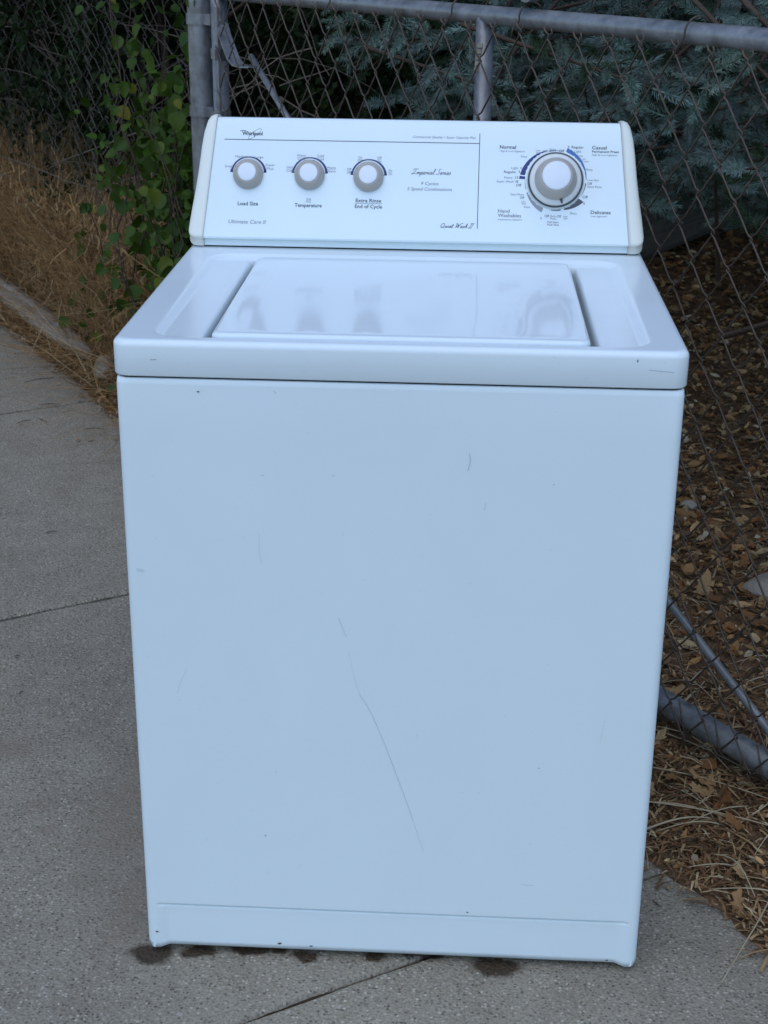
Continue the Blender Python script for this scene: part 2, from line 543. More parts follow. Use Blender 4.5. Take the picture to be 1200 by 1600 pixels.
# dirt packed in the joints
mb = MB()
for j in JT[1:-1]:
    wv = np.linspace(-3.2, 0.47, 160)
    zz = (-0.010 if abs(j) < 0.1 else -0.018) + 0.010 * vnoise(wv * 30, wv * 0 + j, 4)
    vs = []
    for w, z in zip(wv, zz):
        for dt in (-0.018, 0.0, 0.018):
            p = wt(np.array(w), np.array(j + dt)); vs.append((p[0], p[1], z - (0.004 if dt == 0 else 0)))
    fs = []
    for i in range(len(wv) - 1):
        for q in (0, 1): fs.append([i * 3 + q, i * 3 + q + 1, i * 3 + q + 4, i * 3 + q + 3])
    mb.add(vs, fs)
M['joint'] = plain('joint_dirt', (0.05, 0.034, 0.021), 0.95, 0, 0.5, 60, 0.8, 0.004)
jd = mb.build('joint_dirt', M['joint'], path); tag(jd, kind='stuff')

# ------------------------------------------------------------------ the washing machine
W2 = 0.352
wm = empty('washing_machine', (0, 0.33, 0))
tag(wm, 'white top-loading washing machine standing on the concrete with scuffed front', 'washing machine')
WO = np.array([0, 0.33, 0])


def wpart(name, v, f, mat, parent=None, smooth=True):
    v = np.asarray(v, np.float32) - WO
    return link(name, np_mesh(name, v, f, mat, smooth), parent or wm)


def contour_front(xin, r=0.012, yb=0.665):
    pts = [(-W2, yb), (-W2, 0.3), (-W2, 0.05)]
    for a in np.linspace(0, 90, 7): pts.append((-W2 + r - r * math.cos(R(a)), r - r * math.sin(R(a))))
    inner = sorted(set([round(x, 4) for x in list(np.linspace(-0.335, 0.335, 41)) + list(np.linspace(-0.338, -0.310, 12)) + list(np.linspace(0.310, 0.338, 12))]))
    pts += [(x, 0.0) for x in inner]
    for a in np.linspace(90, 0, 7): pts.append((W2 - r + r * math.cos(R(a)), r - r * math.sin(R(a))))
    pts += [(W2, 0.05), (W2, 0.3), (W2, yb)]
    return pts


def rrect(x0, x1, y0, y1, r, n=8, per=10):
    P = []
    cs = [((x1 - r, y1 - r), 0), ((x0 + r, y1 - r), 90), ((x0 + r, y0 + r), 180), ((x1 - r, y0 + r), 270)]
    for k, ((cx, cy), a0) in enumerate(cs):
        arc = [(cx + r * math.cos(R(a0 + a)), cy + r * math.sin(R(a0 + a))) for a in np.linspace(0, 90, n)]
        P += arc
        nx = cs[(k + 1) % 4]; a1 = nx[1]
        s = arc[-1]; e = (nx[0][0] + r * math.cos(R(a1)), nx[0][1] + r * math.sin(R(a1)))
        for j in range(1, per): P.append((s[0] + (e[0] - s[0]) * j / per, s[1] + (e[1] - s[1]) * j / per))
    return np.array(P)


def loops_mesh(loops, cap=True, capb=False):
    n = len(loops[0]); v = np.concatenate(loops); f = []
    for k in range(len(loops) - 1):
        for i in range(n):
            j = (i + 1) % n
            f.append([k * n + i, k * n + j, (k + 1) * n + j, (k + 1) * n + i])
    if cap: f.append([(len(loops) - 1) * n + i for i in range(n)])
    if capb: f.append([i for i in range(n)][::-1])
    return v, f


def L(P, z): return np.c_[P, np.full(len(P), z)]


def loops_mesh_late(sp): return loops_mesh([L(rrect(-hx, hx, a, b, 0.012), z) for hx, a, b, z in sp], cap=False)


cp = np.array(contour_front(0.34))
zrows = np.array(sorted(list(np.linspace(0, 0.03, 4)) + list(np.linspace(0.05, 0.076, 3)) + [0.0785, 0.0795] + list(np.linspace(0.0800, 0.0885, 20)) + [0.091, 0.097] + list(np.linspace(0.12, 0.86, 14))))
H_C = 0.8685
rows = []
inx = 1 - sstep(0.318, 0.338, np.abs(cp[:, 0]))
front = (cp[:, 1] < 0.0005)
zb = np.where(front, 0.0095 + 0.0040 * (1 - sstep(0.318, 0.336, np.abs(cp[:, 0]))), 0.009)
corner = (np.abs(cp[:, 0]) > 0.3385) & (cp[:, 1] < 0.02)
zb = np.where(corner, 0.0095 + 0.004 * sstep(0.344, 0.352, np.abs(cp[:, 0])), zb)
for z0 in zrows:
    z = z0 + zb * max(0.0, 1 - z0 / 0.05)
    y = cp[:, 1] + front * inx * ((0.0036 * (1 - sstep(0.0842, 0.0868, z)) + 0.0042 * np.exp(-((z - 0.0830) / 0.0019) ** 2)))
    # slight outward oil-canning of the sheet
    y = y + front * inx * (-0.0006 * np.sin(z * 5.0) * np.cos(cp[:, 0] * 4))
    rows.append(np.c_[cp[:, 0], y, z])
for dr, z in ((0.0010, 0.8672), (0.0028, H_C), (0.012, H_C - 0.004)):
    q = cp.copy(); q[:, 0] -= np.sign(q[:, 0]) * np.minimum(dr, np.abs(q[:, 0]) * dr * 2.8); q[:, 1] += np.where(q[:, 1] < 0.4, dr, -dr)
    rows.append(np.c_[q, np.full(len(q), z)])
# turned-under bottom flange
under = rows[0].copy(); under[:, 1] += np.where(front, 0.02, 0); under[:, 0] *= 0.96; under[:, 2] += 0.001
rows.insert(0, under)
rows = np.array(rows); nr, nc = rows.shape[:2]
ii = np.arange(nr * nc).reshape(nr, nc)
F = np.stack([ii[:-1, :-1], ii[:-1, 1:], ii[1:, 1:], ii[1:, :-1]], -1).reshape(-1, 4).tolist()
for r_ in range(nr - 1): F.append([ii[r_, nc - 1], ii[r_, 0], ii[r_ + 1, 0], ii[r_ + 1, nc - 1]])
cab = wpart('cabinet', rows.reshape(-1, 3), F, M['enamel'])

v, f = loops_mesh_late([(0.346, 0.006, 0.659, 0.8655), (0.346, 0.006, 0.659, 0.8745)])
wpart('seam_shade_strip', v, f, M['dark_gap'])  # dark strip standing in for the shade in the open seam
# added dark box blocking light in the slit below the cover and under the front
mb = MB(); mb.box((0, 0.336, 0.433), (0.672, 0.612, 0.858))
mb.v = [tuple(np.array(v) - WO) for v in mb.v]; mb.build('light_block_box', M['dark_gap'], wm)
for sx in (-0.30, 0.30):
    for sy in (0.06, 0.6):
        v, f = lathe([(0, 0), (0.018, 0.0), (0.02, 0.004), (0.012, 0.008), (0.008, 0.01), (0.008, 0.03), (0, 0.03)], 16)
        wpart('levelling_foot', np.array(v) + np.array([sx, sy, 0.0]), f, M['dark_gap'])


ZT = 0.917
cx0, cx1, cy0, cy1 = -0.3545, 0.3545, -0.0025, 0.675
lp = []
lp.append(L(rrect(cx0 + .012, cx1 - .012, cy0 + .012, cy1 - .012, .02), 0.880))
lp.append(L(rrect(cx0 + .006, cx1 - .006, cy0 + .006, cy1 - .006, .018), 0.8712))
lp.append(L(rrect(cx0 + .0009, cx1 - .0009, cy0 + .0009, cy1 - .0009, .02), 0.8713))
lp.append(L(rrect(cx0, cx1, cy0, cy1, .021), 0.8728))
er = 0.0085
for a in np.linspace(0, 90, 8):
    i = er - er * math.cos(R(a)); lp.append(L(rrect(cx0 + i, cx1 - i, cy0 + i, cy1 - i, .021 - i * 0.4), ZT - er + er * math.sin(R(a))))
lp.append(L(rrect(cx0 + .014, cx1 - .014, cy0 + .0115, cy1 - .014, .018), ZT))
rx, ry0, ry1 = 0.3115, 0.0165, 0.512
lp.append(L(rrect(-rx - .003, rx + .003, ry0 - .002, ry1 + .004, .037), ZT))
for u in np.linspace(0, 1, 9):
    i = 0.016 * u; iy = 0.014 * u
    lp.append(L(rrect(-rx + i, rx - i, ry0 + iy, ry1 - iy, .036 - i * 0.8), ZT - 0.0062 * float(sstep(0, 1, u))))
wx, wy0, wy1 = 0.2450, 0.0355, 0.4940
lp.append(L(rrect(-wx - .0065, wx + .0065, wy0 - .001, wy1 + .001, .014), ZT - 0.0063))
for a in np.linspace(12, 90, 7):
    i = 0.0065 * math.sin(R(a)); j_ = 0.001 * math.sin(R(a)); lp.append(L(rrect(-wx - .0065 + i, wx + .0065 - i, wy0 - .001 + j_, wy1 + .001 - j_, .013), ZT - 0.0063 - 0.014 * (1 - math.cos(R(a)))))
lp.append(L(rrect(-wx, wx, wy0, wy1, .013), ZT - 0.030))
lp.append(L(rrect(-wx + .022, wx - .022, wy0 + .012, wy1 - .012, .013), ZT - 0.032))
v, f = loops_mesh(lp, cap=False)
cover = wpart('top_cover', v, f, M['enamel_top'])
v, f = loops_mesh([L(rrect(-wx - .004, wx + .004, wy0 - .003, wy1 + .003, .012), ZT - 0.036), L(rrect(-wx + .03, wx - .03, wy0 + .03, wy1 - .03, .012), ZT - 0.0355)])
wpart('lid_well', v, f, M['dark_gap'])

lx, ly0, ly1 = 0.2368, 0.0368, 0.4925
ll = [L(rrect(-lx + .004, lx - .004, ly0 + .003, ly1 - .003, .012), ZT - 0.022), L(rrect(-lx, lx, ly0, ly1, .013), ZT - 0.020), L(rrect(-lx, lx, ly0, ly1, .013), ZT - 0.0065)]
lr = 0.0062
for a in np.linspace(10, 90, 8):
    i = lr - lr * math.cos(R(a)); ll.append(L(rrect(-lx + i, lx - i, ly0 + i, ly1 - i, .013), ZT - 0.0062 + lr * math.sin(R(a)) + 0.0004))
ll.append(L(rrect(-lx + .030, lx - .030, ly0 + .02, ly1 - .03, .013), ZT + 0.0006))
ll.append(L(rrect(-lx + .036, lx - .036, ly0 + .026, ly1 - .042, .012), ZT + 0.0002))
v, f = loops_mesh(ll)
wpart('lid', v, f, M['enamel_lid'])

# console ------------------------------------------------------------
ANG = R(22)
P0 = Vector((0, 0.545, 0.934)); VD = Vector((0, math.sin(ANG), math.cos(ANG))); ND = Vector((0, -math.cos(ANG), math.sin(ANG)))
VL = 0.187
def FP(u, v, h=0.0): return P0 + Vector((u, 0, 0)) + VD * v + ND * h


# side profile (y,z) from bottom front to bottom back
prof = [(0.5575, 0.9190), (0.556, 0.9200), (0.5562, 0.9275), (0.5572, 0.9300), (0.5535, 0.9312), (0.5480, 0.9316), (0.5462, 0.9326)]
for v_ in (0.0015, 0.004, 0.05, 0.1, 0.15, 0.180): p = FP(0, v_); prof.append((p.y, p.z))
pt = FP(0, VL)
prof += [(pt.y + 0.0015, pt.z - 0.0028), (pt.y + 0.005, pt.z - 0.0002), (pt.y + 0.010, pt.z + 0.0002), (0.648, 1.104), (0.655, 1.098), (0.668, 0.93), (0.668, 0.9175)]
def half(z, b, t): return b + (t - b) * min(max((z - 0.934) / (1.108 - 0.934), 0), 1)


vs = []
for (y, z) in prof:
    hw = half(z, 0.3300, 0.3122)
    for k in range(13): vs.append((-hw + 2 * hw * k / 12, y, z))
fs = []
for i in range(len(prof) - 1):
    for k in range(12): fs.append([i * 13 + k, i * 13 + k + 1, (i + 1) * 13 + k + 1, (i + 1) * 13 + k])
console = wpart('console', vs, fs, M['panel'])
for p_ in console.data.polygons: p_.use_smooth = False
cme = console.data
for p_ in cme.polygons: p_.use_smooth = True
try:
    cme.set_sharp_from_angle(angle=R(30))
except Exception:
    pass

# end caps: same profile a little larger, rounded outwards
cap_prof = [(0.5545, 0.9186), (0.5530, 0.9200), (0.5530, 0.9270), (0.5500, 0.9300), (0.5448, 0.9325), (0.5430, 0.9345)]
for v_ in (0.004, 0.03, 0.07, 0.11, 0.15, 0.172): p = FP(0, v_, 0.0022); cap_prof.append((p.y, p.z))
pt = FP(0, VL, 0.0022)
cap_prof += [(pt.y - 0.002, pt.z - 0.006), (pt.y + 0.002, pt.z - 0.001), (pt.y + 0.007, pt.z + 0.0025), (pt.y + 0.014, pt.z + 0.003), (0.652, 1.107), (0.660, 1.10), (0.672, 0.93), (0.672, 0.9172)]
cyz = np.array(cap_prof); cmid = np.array([0.61, 1.0])
for sx in (-1, 1):
    secs = []
    for u, ins in ((0.0, 0.0), (0.25, 0.0), (0.55, 0.0004), (0.78, 0.0022), (0.92, 0.0055), (0.985, 0.010), (1.0, 0.016)):
        row = []
        for (y, z) in cap_prof:
            a = half(z, 0.3302, 0.3124); b = half(z, 0.3530, 0.3325)
            # rounded top outer corner
            dirv = cmid - np.array([y, z]); dirv /= np.linalg.norm(dirv)
            q = np.array([y, z]) + dirv * ins
            topk = max(0, (z - 1.088) / 0.022)
            xo = a + (b - a) * u
            zz = q[1] - (0.020 * (1 - math.sqrt(max(0, 1 - min(1, u) ** 2.6))) * min(1, topk) if topk > 0 else 0)
            row.append((sx * xo, q[0], zz))
        secs.append(row)
    n = len(cap_prof); vs = [p for r_ in secs for p in r_]
    fs = []
    for i in range(len(secs) - 1):
        for k in range(n - 1):
            q = [i * n + k, (i + 1) * n + k, (i + 1) * n + k + 1, i * n + k + 1]
            fs.append(q if sx > 0 else q[::-1])
    last = [(len(secs) - 1) * n + k for k in range(n)]; first = [k for k in range(n)]
    fs.append(last if sx > 0 else last[::-1]); fs.append(first[::-1] if sx > 0 else first)
    wpart('end_cap', vs, fs, M['cap'], console)

mb = MB(); mb.box((0, 0.615, 0.9182), (0.66, 0.112, 0.0030)); mb.v = [tuple(np.array(v) - WO) for v in mb.v]; mb.build('console_shade_strip', M['dark_gap'], wm)  # dark strip painted in as the shade line below the console
# lettering ----------------------------------------------------------
FM = Matrix(((1, 0, 0), (0, VD.y, ND.y), (0, VD.z, ND.z)))     # columns: u, v, normal


def face_obj(name, verts2d, faces, mat, h=0.00035):
    v = [FP(x, y, h) for x, y in verts2d]
    return wpart(name, v, faces, mat, console, smooth=False)


def text(body, x0, x1, v, height, mat='ink', bold=0.0, shear=0.0, align='L'):
    cu = bpy.data.curves.new('lettering', 'FONT'); cu.body = body; cu.size = 1.0; cu.shear = shear; cu.offset = bold
    cu.resolution_u = 2
    o = bpy.data.objects.new('lettering_tmp', cu); COL.objects.link(o)
    dg = bpy.context.evaluated_depsgraph_get()
    me = bpy.data.meshes.new_from_object(o.evaluated_get(dg))
    bpy.data.objects.remove(o, do_unlink=True)
    n = len(me.vertices)
    co = np.zeros(n * 3); me.vertices.foreach_get('co', co); co = co.reshape(-1, 3)
    fs = [list(p.vertices) for p in me.polygons]
    bpy.data.meshes.remove(me)
    mn, mx = co[:, 0].min(), co[:, 0].max()
    sy = height / 0.69
    sx = (x1 - x0) / (mx - mn) if x1 is not None else sy
    P2 = np.c_[x0 + (co[:, 0] - mn) * sx, v + co[:, 1] * sy]
    return face_obj('lettering', P2, fs, M[mat])


def ribbon(pts, wd):
    pts = [np.array(p, float) for p in pts]; V = []; F = []
    for i, p in enumerate(pts):
        t = pts[min(i + 1, len(pts) - 1)] - pts[max(i - 1, 0)]; t = t / (np.linalg.norm(t) + 1e-9); nn = np.array([-t[1], t[0]])
        V += [p - nn * wd / 2, p + nn * wd / 2]
    for i in range(len(pts) - 1): F.append([2 * i, 2 * i + 2, 2 * i + 3, 2 * i + 1])
    return V, F


GL = {
 'i': ([[(0, .05), (.1, .4), (.12, .08), (.24, .08)], [(.14, .6), (.16, .64)]], .24),
 'm': ([[(0, .1), (.06, .42), (.07, .0)], [(.07, .2), (.17, .42), (.21, .0)], [(.21, .2), (.31, .42), (.35, .05), (.45, .08)]], .44),
 'p': ([[(0, .1), (.08, .42), (.0, -.4)], [(.06, .2), (.18, .44), (.25, .25), (.16, .0), (.07, .06)], [(.16, 0), (.34, .08)]], .33),
 'e': ([[(0, .1), (.15, .25), (.19, .4), (.1, .42), (.04, .2), (.12, .0), (.28, .1)]], .27),
 'r': ([[(0, .1), (.08, .44), (.13, .36), (.2, .4), (.2, .1), (.28, .06)]], .27),
 'a': ([[(.22, .38), (.1, .42), (.03, .2), (.1, .0), (.2, .15), (.24, .4), (.24, .08), (.34, .06)]], .33),
 'l': ([[(0, .1), (.16, .6), (.18, .95), (.1, .9), (.08, .3), (.14, .02), (.26, .1)]], .25),
 's': ([[(0, .08), (.12, .44), (.2, .2), (.12, .0), (.02, .04)]], .28),
 't': ([[(.02, .1), (.12, .8), (.1, .1), (.18, .02), (.26, .1)], [(0, .5), (.24, .55)]], .26),
 'u': ([[(0, .35), (.06, .4), (.06, .1), (.14, .02), (.24, .38), (.24, .08), (.34, .08)]], .33),
 'h': ([[(.0, .1), (.16, .7), (.14, .95), (.08, .8), (.06, 0)], [(.07, .2), (.18, .42), (.24, .3), (.24, .05), (.33, .08)]], .32),
 'I': ([[(-.12, .7), (.02, .98), (.3, .92), (.45, 1.0)], [(.22, .94), (.14, .3), (.0, .02), (-.12, .12), (.05, .22), (.4, .05)]], .46),
 'S': ([[(.36, .82), (.24, 1.0), (.1, .8), (.22, .5), (.24, .15), (.06, 0), (-.06, .15)]], .40),
 'Q': ([[(.3, .95), (.08, .75), (.05, .25), (.25, .0), (.45, .3), (.42, .8), (.25, .98)], [(.15, .15), (.3, .12), (.6, -.12)]], .58),
 'W': ([[(-.05, .85), (.08, .98), (.1, .0), (.3, .8), (.34, .0), (.5, .8), (.62, 1.0), (.8, .95)]], .62),
 '|': ([[(0, 0), (.1, 1.0)], [(-.06, 1.0), (.2, 1.0)], [(-.1, 0), (.1, 0)]], .22),
 ' ': ([], .25)}


def script(body, x0, x1, v, height, wd, mat):
    V = []; F = []; x = 0; st = []
    for ch in body:
        s, adv = GL[ch]
        for q in s: st.append([(px + x + 0.28 * py, py) for px, py in q])
        x += adv
    sx = (x1 - x0) / (x + 0.2)
    for q in st:
        pts = catmull([(x0 + a * sx, v + b * height) for a, b in q], 6)
        vv, ff = ribbon(pts, wd); b = len(V); V += list(vv); F += [[i + b for i in f_] for f_ in ff]
    return face_obj('lettering', V, F, M[mat])


def rect(x0, x1, v0, v1, mat, name='printed_line'):
    return face_obj(name, [(x0, v0), (x1, v0), (x1, v1), (x0, v1)], [[0, 1, 2, 3]], M[mat], 0.0003)


rect(-0.3003, 0.0965, 0.1530, 0.1540, 'ink')
rect(0.0962, 0.0972, 0.0215, 0.1690, 'ink')
# maker's name with its loop
text('Whirlpool', -0.2730, -0.2410, 0.1605, 0.0056, 'ink', 0.025)
vv, ff = ribbon(catmull([(-0.2800 + .0040, 0.1668), (-0.2700, 0.1676), (-0.2660, 0.1664)], 5), 0.0009)
V2 = list(vv); F2 = list(ff)
th = np.linspace(0, 2 * math.pi, 30)
loop = [(-0.2530 + 0.0125 * math.cos(a) * math.cos(R(38)) - 0.0034 * math.sin(a) * math.sin(R(38)), 0.1628 + 0.0125 * math.cos(a) * math.sin(R(38)) + 0.0034 * math.sin(a) * math.cos(R(38))) for a in th]
vv, ff = ribbon(loop, 0.0004); b = len(V2); V2 += list(vv); F2 += [[i + b for i in q] for q in ff]
face_obj('emblem', V2, F2, M['ink'], 0.0004)
text('Commercial Quality \u2022 Super Capacity Plus', -0.0070, 0.0905, 0.1605, 0.0036, 'ink_soft', 0, 0.25)
script('Imperial Series', -0.0060, 0.0560, 0.1040, 0.0088, 0.00062, 'ink')
text('9 Cycles', 0.0080, 0.0350, 0.0876, 0.0050, 'ink_soft', 0, 0.2)
text('5 Speed Combinations', -0.0136, 0.0560, 0.0790, 0.0050, 'ink_soft', 0, 0.2)
script('Quiet Wash ||', 0.0386, 0.0915, 0.0222, 0.0070, 0.00062, 'ink')
text('Ultimate Care II', -0.2905, -0.2318, 0.0225, 0.0058, 'ink_soft', 0.0, 0.25)
text('Load Size', -0.2768, -0.2450, 0.0510, 0.0056, 'ink', 0.012)
text('Temperature', -0.1878, -0.1455, 0.0500, 0.0056, 'ink', 0.012)
text('Wash', -0.1704, -0.1624, 0.0612, 0.0026, 'ink_soft'); rect(-0.1706, -0.1622, 0.0600, 0.0603, 'ink_soft'); text('Rinse', -0.1703, -0.1625, 0.0570, 0.0026, 'ink_soft')
text('Extra Rinse', -0.0928, -0.0530, 0.0592, 0.0054, 'ink', 0.012); rect(-0.0945, -0.0515, 0.0570, 0.0575, 'ink')
text('End of Cycle', -0.0938, -0.0515, 0.0500, 0.0054, 'ink', 0.012)
# knob positions
KN = [(-0.2616, 0.0995), (-0.1657, 0.1000), (-0.0738, 0.0985)]
for s, x0, x1, v in (('Small', -.2985, -.2860, .1096), ('Medium', -.2824, -.2622, .1250), ('Large', -.2525, -.2390, .1246), ('Super', -.2349, -.2200, .1128), ('Plus', -.2330, -.2225, .1070)):
    text(s, x0, x1, v, 0.0036, 'ink_soft')
def frac(a, b, xc, v, wa, wb):
    text(a, xc - wa / 2, xc + wa / 2, v + 0.0010, 0.0035, 'ink_soft'); text(b, xc - wb / 2, xc + wb / 2, v - 0.0045, 0.0035, 'ink_soft')
    rect(xc - max(wa, wb) / 2, xc + max(wa, wb) / 2, v - 0.0004, v - 0.0001, 'ink_soft')
kx, kv = KN[1]
frac('Hot', 'Cold', kx - .0310, kv + .0090, .010, .011); frac('Warm', 'Cold', kx - .0140, kv + .0275, .014, .011)
frac('Cold', 'Cold', kx + .0160, kv + .0275, .011, .011); frac('Warm', 'Warm', kx + .0335, kv + .0090, .014, .014)
kx, kv = KN[2]
frac('Off', 'Off', kx - .0305, kv + .0090, .007, .007); frac('On', 'Off', kx - .0140, kv + .0275, .006, .007)
frac('Off', 'On', kx + .0160, kv + .0275, .007, .006); frac('On', 'On', kx + .0335, kv + .0080, .006, .006)
DC = (0.2147, 0.0980)
for s, x0, x1, v, h, m, bo in (('Normal', .1280, .1528, .1462, .0052, 'ink', .015), ('High & Low Agitation', .1282, .1664, .1412, .0026, 'ink_soft', 0),
    ('Casual', .2698, .2922, .1476, .0052, 'ink', .008), ('Permanent Press', .2699, .3110, .1424, .0034, 'ink', .012), ('High & Low Agitation', .2702, .3090, .1376, .0026, 'ink_soft', 0),
    ('Hand', .1280, .1458, .0472, .0052, 'ink_dgrey', 0), ('Washables', .1280, .1636, .0404, .0052, 'ink_dgrey', 0), ('Intermittent Agitation', .1282, .1655, .0354, .0026, 'ink_soft', 0),
    ('Delicates', .2705, .3010, .0478, .0052, 'ink', .008), ('Low Agitation', .2707, .2960, .0430, .0026, 'ink_soft', 0),
    ('Pull Start', .2046, .2216, .0325, .0030, 'ink_dgrey', 0), ('Push Stop', .2046, .2220, .0285, .0030, 'ink_dgrey', 0)):
    text(s, x0, x1, v, h, m, bo)
# small cycle marks round the dial: (text, right-or-left edge, width, v)
for s, x0, x1, v, h, m in (('Rinse', .1612, .1702, .1330, .0032, 'ink_soft'), ('Light', .1468, .1575, .1148, .0036, 'ink_soft'), ('6', .1608, .1628, .1150, .0038, 'ink_dgrey'),
    ('Regular', .1355, .1545, .1086, .0038, 'ink'), ('9', .1580, .1602, .1086, .0040, 'ink'), ('Heavy', .1360, .1490, .1000, .0036, 'ink_soft'), ('15', .1530, .1578, .1000, .0040, 'ink_dgrey'),
    ('Super Wash', .1245, .1505, .0938, .0036, 'ink_soft'), ('18', .1530, .1575, .0938, .0040, 'ink'), ('Off', .1548, .1628, .0880, .0042, 'ink'),
    ('Extra Rinse', .1468, .1668, .0742, .0032, 'ink_soft'), ('Off', .1610, .1680, .0690, .0038, 'ink_dgrey'), ('Low', .1640, .1700, .0640, .0028, 'ink_soft'), ('Spin', .1640, .1704, .0606, .0028, 'ink_soft'), ('Rinse', .1680, .1768, .0550, .0034, 'ink_soft'),
    ('6', .1936, .1956, .0382, .0038, 'ink'), ('Off', .1998, .2068, .0412, .0042, 'ink'), ('Extra', .2090, .2180, .0418, .0030, 'ink_soft'), ('Rinse', .2090, .2180, .0380, .0030, 'ink_soft'), ('Off', .2195, .2255, .0412, .0038, 'ink_dgrey'), ('Low', .2290, .2350, .0420, .0026, 'ink_soft'), ('Spin', .2290, .2355, .0388, .0026, 'ink_soft'), ('Rinse', .2395, .2490, .0465, .0034, 'ink_soft'),
    ('6', .2590, .2612, .0620, .0040, 'ink'), ('Off', .2575, .2655, .0715, .0042, 'ink'), ('Extra Rinse', .2645, .2860, .0880, .0034, 'ink_soft'), ('Off', .2640, .2715, .0925, .0038, 'ink_dgrey'), ('Low Spin', .2645, .2815, .0985, .0030, 'ink_soft'), ('Rinse', .2620, .2715, .1145, .0034, 'ink_soft'),
    ('Cool', .2520, .2600, .1310, .0028, 'ink_soft'), ('Down', .2550, .2650, .1272, .0028, 'ink_soft'), ('Rinse', .2470, .2560, .1355, .0032, 'ink_soft'), ('6', .2380, .2400, .1420, .0038, 'ink_dgrey'), ('Light', .2430, .2535, .1420, .0038, 'ink_soft'), ('9', .2325, .2347, .1484, .0040, 'ink'), ('Regular', .2385, .2570, .1484, .0040, 'ink'),
    ('Off', .2195, .2275, .1420, .0042, 'ink'), ('Extra', .2050, .2145, .1450, .0030, 'ink_soft'), ('Rinse', .2050, .2145, .1413, .0030, 'ink_soft'), ('Off', .1950, .2020, .1415, .0038, 'ink_dgrey'), ('Low', .1840, .1905, .1430, .0028, 'ink_soft'), ('Spin', .1840, .1910, .1395, .0028, 'ink_soft')):
    text(s, x0, x1, v, h, m)


def arc(c, r0, r1a, r1b, a0, a1, mat, n=24, name='printed_arc', bumps=0):
    """ring segment whose outer radius runs from r1a to r1b; angles in degrees, 0 = right, anticlockwise"""
    V = []; F = []
    for i in range(n + 1):
        a = R(a0 + (a1 - a0) * i / n); ro = r1a + (r1b - r1a) * i / n
        ri = r0 + (0.0012 if bumps and (i % bumps) == 0 else 0)
        V += [(c[0] + ri * math.cos(a), c[1] + ri * math.sin(a)), (c[0] + ro * math.cos(a), c[1] + ro * math.sin(a))]
    for i in range(n): F.append([2 * i, 2 * i + 1, 2 * i + 3, 2 * i + 2])
    return face_obj(name, V, F, M[mat], 0.0003)


rD = 0.0462
arc(DC, rD + .0005, rD + .0095, rD + .0090, 178, 173, 'ink_navy', 6)
arc(DC, rD + .0010, rD + .0090, rD + .0022, 171, 108, 'ink_navy', 36, bumps=5)
arc(DC, rD, rD + .0012, rD + .0004, 104, 78, 'ink_navy', 12)
arc(DC, rD + .0008, rD + .0075, rD + .0015, 71, 2, 'ink_blue', 36, bumps=9)
arc(DC, rD, rD + .0016, rD + .0003, -4, -30, 'ink_dgrey', 12)
arc(DC, rD - .001, rD + .0085, rD + .0010, -36, -72, 'ink_dgrey', 24, bumps=8)
arc(DC, rD - .001, rD + .0006, rD + .0001, -78, -97, 'ink_dgrey', 10)
arc(DC, rD - .0005, rD + .0070, rD + .0016, -112, -156, 'ink_lgrey', 26, bumps=8)
arc(DC, rD, rD + .0012, rD + .0003, -163, -183, 'ink_lgrey', 10)

# knobs --------------------------------------------------------------
FROT = Matrix(((1, 0, 0), (0, VD.y, ND.y), (0, VD.z, ND.z))).to_euler()
kv_, kf_ = lathe([(0.0232, 0.0012), (0.0234, 0.0035), (0.0226, 0.0070), (0.0205, 0.0115), (0.0170, 0.0160), (0.0152, 0.0172), (0.0145, 0.0168), (0.0, 0.0166)], 56)
k_me = np_mesh('control_knob', kv_, kf_, M['knob_grey'], True)
cv_, cf_ = lathe([(0.0142, 0.0160), (0.0142, 0.0178), (0.0136, 0.0186), (0.0120, 0.0190), (0.0, 0.0186)], 48)
c_me = np_mesh('knob_cap', cv_, cf_, M['knob_white'], True)
pm = MB(); pm.box((0, 0.0185, 0.0118), (0.0014, 0.0075, 0.0022), Matrix.Rotation(R(-42), 3, 'X'))
p_me = np_mesh('pointer_mark', pm.v, pm.f, M['chip'])
for (u, v), rot in zip(KN, (62, -18, 58)):
    p = FP(u, v) - Vector(WO)
    k = link('control_knob', k_me, wm, p)
    k.rotation_euler = (FM @ Matrix.Rotation(R(rot), 3, 'Z')).to_euler()
    link('knob_cap', c_me, k); link('pointer_mark', p_me, k)
    # blue sweep behind the knob with hooked ends
    cc = (u, v + 0.0015)
    arc(cc, 0.0245, 0.0262, 0.0275, 90, 172, 'ink_navy', 18); arc(cc, 0.0245, 0.0262, 0.0285, 90, 4, 'ink_navy', 18)
    for sgn in (-1, 1):
        ex = cc[0] + sgn * 0.0262; ev = cc[1] + 0.0022
        face_obj('printed_arc', [(ex - sgn * .0030, ev - .0012), (ex + sgn * .0024, ev - .0006), (ex + sgn * .0012, ev + .0050), (ex - sgn * .0006, ev + .0030)], [[0, 1, 2, 3] if sgn > 0 else [3, 2, 1, 0]], M['ink_navy'], 0.0003)

